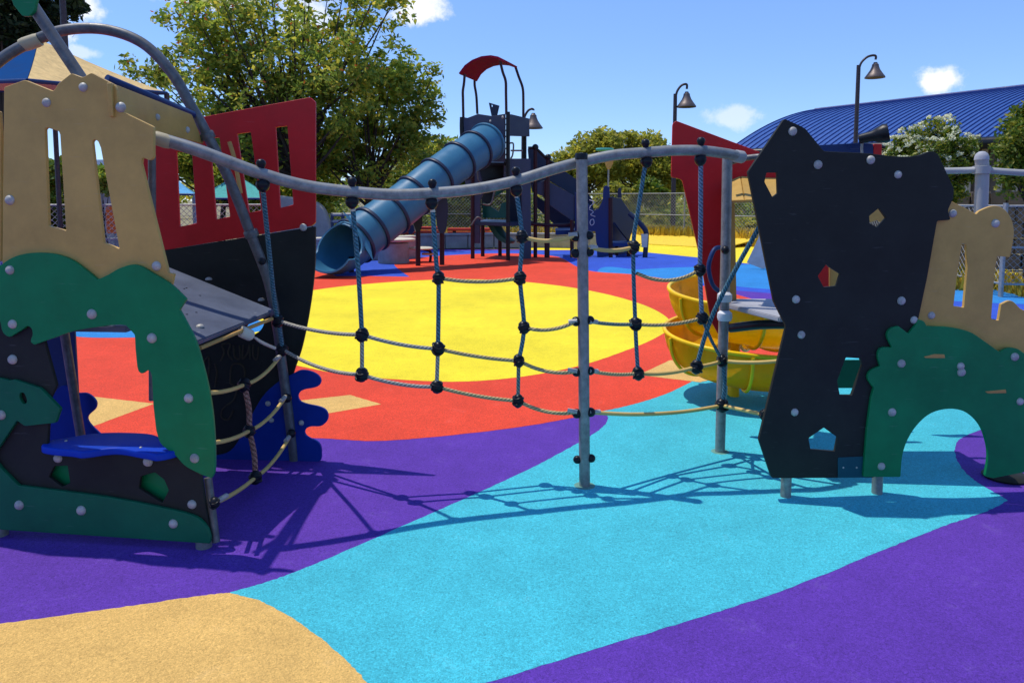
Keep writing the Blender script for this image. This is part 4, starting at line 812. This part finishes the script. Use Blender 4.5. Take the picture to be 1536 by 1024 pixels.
# ------------------------------------------------------------------ blue roofed building
BD = thing('blue_roof_building', P(1400, 260, 42), 'long low building with curved blue standing seam roof behind the right tower', 'building'); BD.location.z = 0
def roof_pts(t, s):
    e0, e1 = (1092, 226, 50), (1560, 203, 36); r0, r1 = (1222, 165, 55), (1760, 104, 41)
    e = P(e0[0]+(e1[0]-e0[0])*t, e0[1]+(e1[1]-e0[1])*t, e0[2]+(e1[2]-e0[2])*t); r = P(r0[0]+(r1[0]-r0[0])*t, r0[1]+(r1[1]-r0[1])*t, r0[2]+(r1[2]-r0[2])*t)
    return e.lerp(r, s)+Vector((0, 0, 1.15*4*s*(1-s)*.42))
bm = bmesh.new(); NT, NS = 46, 14
gv = [[bm.verts.new(roof_pts(i/NT, j/NS)) for j in range(NS+1)] for i in range(NT+1)]
for i in range(NT):
    for j in range(NS): bm.faces.new((gv[i][j], gv[i+1][j], gv[i+1][j+1], gv[i][j+1]))
bmesh.ops.recalc_face_normals(bm, faces=bm.faces); me = bpy.data.meshes.new('roof'); bm.to_mesh(me); bm.free(); rf = add('roof', me, M['roof'], BD)
ms = [tube_mesh([roof_pts(i/NT, j/NS)+Vector((0, 0, .02)) for j in range(NS+1)], .042, seg=6, n=1, smooth=False) for i in range(NT+1)]
add('roof_seams', join_meshes(ms), M['seam'], rf)
tube('ridge_cap', [roof_pts(i/12, 1.0) for i in range(13)], .12, M['seam'], rf, seg=8, n=2); tube('fascia', [roof_pts(i/12, 0.0)-Vector((0, 0, .25)) for i in range(13)], .32, M['black'], BD, seg=8, n=2)
def wallpt(t, z, k=.06):
    e = roof_pts(t, k); return Vector((e.x, e.y, min(z, e.z-.3)))
bm = bmesh.new()
wv_ = [(bm.verts.new(wallpt(i/12, 0)), bm.verts.new(wallpt(i/12, 99))) for i in range(13)]
for a, b in zip(wv_, wv_[1:]): bm.faces.new((a[0], b[0], b[1], a[1]))
rk = [(bm.verts.new(Vector((roof_pts(i/12, 1).x, roof_pts(i/12, 1).y+.2, 0))), bm.verts.new(roof_pts(i/12, 1)+Vector((0, .2, 0)))) for i in range(13)]
for a, b in zip(rk, rk[1:]): bm.faces.new((a[0], a[1], b[1], b[0]))
for i in (0, -1): bm.faces.new((wv_[i][0], wv_[i][1], rk[i][1], rk[i][0]))
me = bpy.data.meshes.new('wall'); bm.to_mesh(me); bm.free(); add('wall', me, M['brown'], BD)
for i in range(9):
    t = .55+i*.05; p = wallpt(t, 0, .05); tube('wall_pier', [p-Vector((0, .15, 0)), wallpt(t, 99, .05)-Vector((0, .15, 0))], .16, M['wall'], BD, seg=6, smooth=False)
# ------------------------------------------------------------------ canopies and far left things
def tent(name, apex, corners, mats, label, post_mat, z0=0):
    o = thing(name, Vector((apex.x, apex.y, 0)), label, 'shade canopy'); k = len(corners)
    for i in range(k):
        a, b = corners[i], corners[(i+1) % k]; bm = bmesh.new(); n = 8
        rows = [[bm.verts.new(apex.lerp(a.lerp(b, j/n), s/n)-Vector((0, 0, .035*math.sin(math.pi*s/n)+.12*math.sin(math.pi*j/n)*(s/n)**2*0))) for j in range(n+1)] for s in range(1, n+1)]
        ap = bm.verts.new(apex)
        for j in range(n): bm.faces.new((ap, rows[0][j], rows[0][j+1]))
        for r0, r1 in zip(rows, rows[1:]):
            for j in range(n): bm.faces.new((r0[j], r1[j], r1[j+1], r0[j+1]))
        bmesh.ops.recalc_face_normals(bm, faces=bm.faces); bmesh.ops.solidify(bm, geom=list(bm.faces), thickness=.012)
        me = bpy.data.meshes.new('fabric'); bm.to_mesh(me); bm.free(); add('fabric_panel', me, mats[i % len(mats)], o, 60)
        tube('edge_tube', [a, b], .03, M['navyblue'], o, smooth=False, seg=8)
    for c in corners: tube('post', [Vector((c.x, c.y, 0)), c], .045, post_mat, o, smooth=False, seg=10)
    return o
tent('shade_canopy', P(58, 60, 12), [P(41, 121, 10.4), P(250, 140, 13), P(80, 140, 14.5), P(-150, 128, 11.5)], [M['fabric_tan'], M['fabric_tan'], M['fabric_tan'], M['fabric_blue']], 'tan and blue pyramid shade canopy above the left tower', M['lampm'])
tent('shade_canopy', P(355, 262, 23), [P(300, 298, 21.5), P(412, 298, 21.5), P(420, 297, 25), P(290, 297, 25)], [M['fabric_teal']], 'teal fabric canopy glimpsed through the red panel slots', M['galv'])
tent('shade_canopy', P(262, 266, 22), [P(225, 291, 21), P(292, 292, 21), P(296, 291, 24), P(222, 291, 24)], [M['fabric_sky']], 'bright blue fabric canopy glimpsed through the leftmost red panel slot', M['galv'])
kb = P(150, 247, 20)
KS = thing('kiosk', Vector((kb.x, 20, 0)), 'white roofed kiosk glimpsed through the right slot of the tan panel', 'kiosk')
add('roof', box_mesh(P(150, 249, 20), (1.6, 1.6, .25), 0, .03), M['white'], KS); add('wall', box_mesh(Vector((kb.x, 20, kb.z/2-.1)), (1.3, 1.3, kb.z-.25), 0, .01), M['wall'], KS)
ob = P(170, 330, 14.9)
OB = thing('orange_board', Vector((ob.x, ob.y+.6, 0)), 'orange playground board behind chain link, seen through the right slot of the tan panel', 'play panel')
board('board', [(158, 312), (168, 307), (186, 314), (188, 350), (160, 350)], Plane(P(150, 330, 15.6), P(190, 330, 15.6)), M['orange'], OB, thick=.05); tube('post', [Vector((ob.x, 15.66, 0)), Vector((ob.x, 15.66, 1.3))], .04, M['galv'], OB, smooth=False)
ob2 = P(217, 250, 9)
OC = thing('orange_canopy_post', Vector((ob2.x, 9, 0)), 'orange topped post in the gap beside the tan panel', 'post')
tube('post', [Vector((ob2.x, 9, 0)), P(217, 262, 9)], .07, M['white'], OC, smooth=False); lathe('cap', [(0, .14), (.1, .12), (.13, .02), (.13, -.2), (0, -.2)], P(217, 256, 9), M['orange'], OC)
bw = P(452, 340, 22.5)
BW = thing('beige_wall', Vector((bw.x, bw.y, 0)), 'big smooth beige wall block between the red panel and the tube slide', 'wall')
board('wall_block', [(395, 378), (395, 300, 1), (440, 296, 1), (470, 302, 1), (484, 312, 1), (492, 330, 1), (496, 350, 1), (497, 378)], Plane(P(430, 340, 22.4), P(480, 340, 22.6)), M['wall'], BW, thick=1.6, bevel=.06)
tube('hose', [P(455, 300, 21.5), P(462, 320, 21.5), P(470, 345, 21.4)], .02, M['black'], BW, seg=6)
# grey machine boxes behind slide
mb = P(488, 345, 21.5); MB_ = thing('utility_frame', Vector((mb.x, mb.y, 0)), 'grey utility frame with slatted rails behind the mouth of the tube slide', 'rail frame')
for y in (322, 332, 342): tube('rail', [P(497, y, 21.5), P(530, y, 21.5)], .05, M['galv'] if y < 340 else M['navy'], MB_, smooth=False, seg=8)
for x in (498, 514, 529): 
    a = P(x, 320, 21.5); tube('post', [Vector((a.x, 21.5, 0)), a], .05, M['slate'], MB_, smooth=False, seg=8)
# ------------------------------------------------------------------ trees
def leaves_mesh(cent, rad, per, size, flat=.75):
    n = len(cent)*per; C = np.repeat(np.array(cent), per, 0); Rr = np.repeat(np.array(rad), per)[:, None]
    d = np.random.normal(size=(n, 3)); d /= np.linalg.norm(d, axis=1)[:, None]; d *= (np.random.rand(n, 1)**.45); d[:, 2] *= flat
    pos = C+d*Rr
    a = np.random.normal(size=(n, 3)); a[:, 2] *= .7; a /= np.linalg.norm(a, axis=1)[:, None]; b = np.cross(a, np.random.normal(size=(n, 3))); b /= np.linalg.norm(b, axis=1)[:, None]
    s = size*(.6+.8*np.random.rand(n, 1)); V = np.empty((n, 4, 3)); V[:, 0] = pos-a*s; V[:, 1] = pos+b*s*.48-a*s*.1; V[:, 2] = pos+a*s; V[:, 3] = pos-b*s*.48-a*s*.1
    me = bpy.data.meshes.new('leaves'); me.vertices.add(n*4); me.vertices.foreach_set('co', V.reshape(-1)); me.loops.add(n*4); me.loops.foreach_set('vertex_index', np.arange(n*4)); me.polygons.add(n); me.polygons.foreach_set('loop_start', np.arange(n)*4)
    me.update(calc_edges=True); me.validate(); return me
def tree(name, base, blobs, label, mat, ncl=160, per=110, size=.11, crad=(.35, .8), trunk=.2, cat='tree', group=None, limbs=26, shell=.55, fork=.4, flowers=None):
    o = thing(name, base, label, cat, group); cent, rad = [], []
    w = np.array([b[1]**2 for b in blobs]); w = w/w.sum()
    for _ in range(ncl):
        c, r, fz = blobs[np.random.choice(len(blobs), p=w)]
        d = np.random.normal(size=3); d /= np.linalg.norm(d); k = r*(shell+(1-shell)*np.random.rand()) if np.random.rand() < .8 else r*np.random.rand()*.6
        cent.append((c.x+d[0]*k, c.y+d[1]*k, c.z+d[2]*k*fz)); rad.append(random.uniform(*crad))
    add('crown', leaves_mesh(cent, rad, per, size), mat, o, None)
    top = Vector((sum(c[0] for c in cent)/ncl, sum(c[1] for c in cent)/ncl, sum(c[2] for c in cent)/ncl)); fk = base.lerp(top, fork)
    ms = [tube_mesh([base, base.lerp(fk, .5)+Vector((random.uniform(-.1, .1),)*2+(0,)), fk, fk.lerp(top, .6)], [trunk, trunk*.8, trunk*.65, trunk*.35], seg=10)]
    for c in random.sample(cent, min(limbs, len(cent))):
        c = Vector(c); st = fk.lerp(top, random.uniform(0, .5)); md = st.lerp(c, .5)+Vector((0, 0, -.06*(c-st).length))
        ms.append(tube_mesh([st, md, c], [trunk*.4, trunk*.22, trunk*.05], seg=6, n=4))
    add('trunk', join_meshes(ms), M['bark'], o)
    if flowers:
        zc = np.median([c[2] for c in cent]); fc, fr = [], []
        for c, r in zip(cent, rad):
            if c[2] < zc-.25*flowers[3]: continue
            for _ in range(flowers[2]):
                d = np.random.normal(size=3); d[2] = abs(d[2])+.3; d /= np.linalg.norm(d); fc.append((c[0]+d[0]*r, c[1]+d[1]*r, c[2]+d[2]*r*.8)); fr.append(random.uniform(.5, 1)*flowers[4])
        add('blossom', leaves_mesh(fc, fr, flowers[1], flowers[5]), flowers[0], o, None)
    return o
def B(x, y, r, Y, f=.85): return (P(x, y, Y), px(r, Y), f)
def base(x, Y): p = P(x, 300, Y); return Vector((p.x, Y, 0))
tree('shade_tree', base(470, 25), [B(310, 110, 80, 25), B(400, 60, 110, 25), B(500, 40, 90, 25), B(400, 170, 110, 25), B(480, 130, 100, 24), B(300, 30, 60, 25), B(230, 110, 45, 25), B(570, 0, 60, 25)], 'tall spreading feathery tree with pale green crown behind the red slotted panel', M['leaf_a'], 420, 50, .10, (.25, .65), .2, limbs=110, fork=.3, flowers=(M['flower_o'], 2, 1, 6, .10, .06))
tree('shade_tree', base(547, 26), [B(570, 150, 80, 26), B(600, 110, 60, 26), B(620, 170, 45, 26), B(540, 230, 70, 26), B(620, 220, 45, 26), B(490, 220, 60, 26)], 'denser darker green tree standing behind the blue tube slide', M['leaf_b'], 260, 52, .10, (.25, .65), .18, limbs=40, fork=.3)
tree('garden_tree', base(660, 34), [B(640, 240, 45, 34), B(670, 270, 40, 34), B(700, 285, 35, 34), B(610, 280, 45, 34)], 'small bright green tree low behind the tube slide', M['leaf_a'], 90, 130, .12, (.4, .8), .12)
tree('garden_tree', base(330, 28), [B(330, 250, 60, 28), B(270, 230, 60, 28), B(400, 270, 60, 28), B(220, 200, 50, 28), B(470, 285, 45, 28)], 'dark low tree filling the slots of the red panel', M['leaf_b'], 150, 130, .12, (.4, .8), .15)
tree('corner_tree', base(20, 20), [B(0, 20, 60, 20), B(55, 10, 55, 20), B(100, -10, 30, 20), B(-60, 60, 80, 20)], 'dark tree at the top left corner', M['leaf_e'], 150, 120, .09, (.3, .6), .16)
tree('hedge_tree', base(880, 44), [B(870, 255, 40, 44), B(900, 235, 38, 44), B(850, 270, 30, 44)], 'olive green rounded tree beyond the fence, left of the red panel', M['leaf_c'], 120, 150, .14, (.5, 1.0), .2)
tree('hedge_tree', base(950, 46), [B(950, 235, 42, 46), B(990, 245, 40, 46), B(920, 260, 40, 46), B(1010, 265, 35, 46)], 'broad olive tree beyond the fence with brownish top, touching the red panel', M['leaf_c'], 150, 150, .14, (.5, 1.0), .2)
tree('white_blossom_shrub', base(1395, 15), [B(1395, 235, 55, 15), B(1360, 240, 38, 15), B(1430, 240, 36, 15), B(1395, 275, 50, 15)], 'rounded shrub covered in small white blossoms before the blue roof', M['leaf_d'], 150, 130, .045, (.14, .28), .05, cat='shrub', flowers=(M['flower'], 36, 5, 1, .075, .024))
tree('feathery_shrub', base(1545, 13), [B(1535, 215, 40, 13), B(1560, 190, 45, 13), B(1525, 260, 30, 13), B(1570, 250, 40, 13)], 'feathery yellow green small tree at the right edge', M['leaf_d'], 110, 110, .05, (.15, .3), .05, cat='small tree')
for i, (x, y, r, Y, lab, mt) in enumerate(((80, 262, 26, 16.2, 'leafy green bush seen through the left slot of the tan panel', 'leaf_d'), (86, 320, 30, 16, 'spiky yellow green plant low in the left slot of the tan panel', 'leaf_d'), (155, 265, 22, 18.5, 'dark bush under the kiosk roof seen through the right slot', 'leaf_b'),
      (745, 305, 22, 33, 'yellow flowering bush beyond the fence behind the slide tower', 'leaf_d'), (690, 318, 22, 33, 'small yellow green bush beyond the fence right of the tube slide', 'leaf_d'), (985, 335, 16, 33, 'dry rounded bush behind the fence beside the red panel', 'leaf_c'), (925, 300, 26, 36, 'mid green bush behind the fence above the step climber', 'leaf_c'), (975, 285, 22, 36, 'pale green leafy bush at the fence top beside the red panel', 'leaf_d'), (1060, 330, 24, 34, 'dry bush beyond the fence hidden behind the red panel', 'leaf_c'), (1115, 345, 18, 29, 'dry brown bush behind the fence under the small tan panel', 'leaf_c'))):
    g = base(x, Y); tree('bush', g, [B(x, y, r, Y), B(x-r*.6, y+r*.4, r*.7, Y), B(x+r*.6, y+r*.5, r*.7, Y)], lab, M[mt], 60, 70, .004*Y+.01, (px(r*.3, Y), px(r*.6, Y)), .03, cat='bush', limbs=8)
# planting strip beyond the fence
cent, rad = [], []
for k in range(420):
    x = random.uniform(400, 1260); Y = random.uniform(35, 40); top = 296+9*math.sin(x*.05)+6*math.sin(x*.021+2)
    p = P(x, random.uniform(top, 352), Y); cent.append((p.x, p.y, max(.2, p.z))); rad.append(random.uniform(.3, .75))
o = add('planting_strip', leaves_mesh(cent, rad, 70, .13), M['leaf_b'], None, None); o['kind'] = 'stuff'
sw = P(1400, 300, 17.5); swb = P(1800, 300, 16)
SWL = thing('stone_wall', Vector(((sw.x+swb.x)/2, (sw.y+swb.y)/2, 0)), 'low brown stone wall beyond the chain link at the right edge', 'wall')
ms = []
for row in range(5):
    for i in range(14):
        a = sw.lerp(swb, (i+(row % 2)*.5)/14); b = sw.lerp(swb, (i+1+(row % 2)*.5)/14); d = (b-a); h = .36
        ms.append(box_mesh(Vector(((a.x+b.x)/2, (a.y+b.y)/2+random.uniform(-.03, .03), h*(row+.5))), (d.length-.02, .35, h-.02), math.atan2(d.y, d.x), .03))
add('stones', join_meshes(ms), M['brown'], SWL)
# far tree belt
cent, rad = [], []
for k in range(520):
    x = random.uniform(-700, 2300); Y = random.uniform(62, 78); top = 276+10*math.sin(x*.013)+7*math.sin(x*.041+1)
    if 1050 < x < 1700: top += 0
    p = P(x, random.uniform(top, 300), Y); cent.append((p.x, p.y, max(.3, p.z))); rad.append(random.uniform(.8, 1.6))
o = add('far_trees', leaves_mesh(cent, rad, 60, .32), M['leaf_c'], None, None); o['kind'] = 'stuff'
# ------------------------------------------------------------------ sun and sky
sd = Vector((-.61, .22, 1.85)).normalized()
sl = bpy.data.lights.new('sun', 'SUN'); sl.energy = 3.5; sl.angle = math.radians(.5); sl.color = (1, .945, .85)
so = bpy.data.objects.new('sun', sl); COL.objects.link(so); so.rotation_euler = (-sd).to_track_quat('-Z', 'Y').to_euler(); so.location = (0, 0, 20)
w = bpy.data.worlds.new('World'); S.world = w; w.use_nodes = True; nt = w.node_tree; bg = nt.nodes['Background']
sky = nt.nodes.new('ShaderNodeTexSky'); sky.sky_type = 'NISHITA'; sky.sun_disc = False; sky.sun_elevation = math.asin(sd.z); sky.sun_rotation = math.atan2(sd.x, sd.y) % (2*math.pi)
sky.air_density = .85; sky.dust_density = 0; sky.ozone_density = 3.0
tcw = nt.nodes.new('ShaderNodeTexCoord'); ns = N(nt, 'ShaderNodeTexNoise', Scale=19.0, Detail=9.0, Roughness=.66); nt.links.new(tcw.outputs['Generated'], ns.inputs['Vector'])
spz = nt.nodes.new('ShaderNodeSeparateXYZ'); nt.links.new(tcw.outputs['Generated'], spz.inputs[0])
hr = ramp(nt, spz.outputs[2], .0, .5, (.62, .73, .98), (1.12, 1.25, 1.50)); col = mix(nt, 1.0, sky.outputs[0], hr.outputs[0], 'MULTIPLY')
for (x, y, wx, wy, dens) in ((628, 12, 48, 30, 1.0), (1402, 122, 36, 22, 1.0), (1095, 176, 50, 20, .5), (330, -8, 80, 24, .9), (130, 12, 30, 24, .9), (75, 45, 34, 22, 1.0), (470, 30, 60, 40, .7), (120, 78, 22, 10, .5), (-300, 60, 160, 70, 1), (1900, 20, 160, 60, 1), (2300, 150, 200, 60, 1)):
    d = ray(x, y).normalized(); sx, sz = wx/FPX, wy/FPX
    right = Vector((d.y, -d.x, 0)).normalized(); upv = right.cross(d).normalized()
    def dotn(v):
        n_ = nt.nodes.new('ShaderNodeVectorMath'); n_.operation = 'DOT_PRODUCT'; nt.links.new(tcw.outputs['Generated'], n_.inputs[0]); n_.inputs[1].default_value = v; return n_.outputs['Value']
    def mth(op, a, b=None):
        n_ = nt.nodes.new('ShaderNodeMath'); n_.operation = op
        for i, v in enumerate((a, b)):
            if v is None: continue
            if hasattr(v, 'links'): nt.links.new(v, n_.inputs[i])
            else: n_.inputs[i].default_value = v
        return n_.outputs[0]
    r_ = mth('POWER', mth('MULTIPLY', dotn(right), 1/sx), 2.0); u_ = mth('POWER', mth('MULTIPLY', dotn(upv), 1/sz), 2.0)
    dist = mth('SQRT', mth('ADD', r_, u_)); front = mth('GREATER_THAN', dotn(d), 0)
    val = mth('SUBTRACT', mth('ADD', mth('MULTIPLY', ns.outputs['Fac'], 2.6), -.55), dist)
    mr = nt.nodes.new('ShaderNodeMapRange'); mr.interpolation_type = 'SMOOTHSTEP'; mr.inputs[1].default_value = -.2; mr.inputs[2].default_value = .45; mr.inputs[4].default_value = dens*.95; nt.links.new(val, mr.inputs[0])
    fac = mth('MULTIPLY', mr.outputs[0], front); col = mix(nt, fac, col, (6.6, 6.7, 6.9))
nt.links.new(col, bg.inputs[0]); bg.inputs[1].default_value = .15
# ------------------------------------------------------------------ render settings
S.render.engine = 'CYCLES'; S.view_settings.view_transform = 'Standard'; S.view_settings.look = 'None'; S.view_settings.gamma = 1; S.view_settings.exposure = .15
S.cycles.max_bounces = 8; S.cycles.transparent_max_bounces = 8
S.render.resolution_x = 1024; S.render.resolution_y = 682
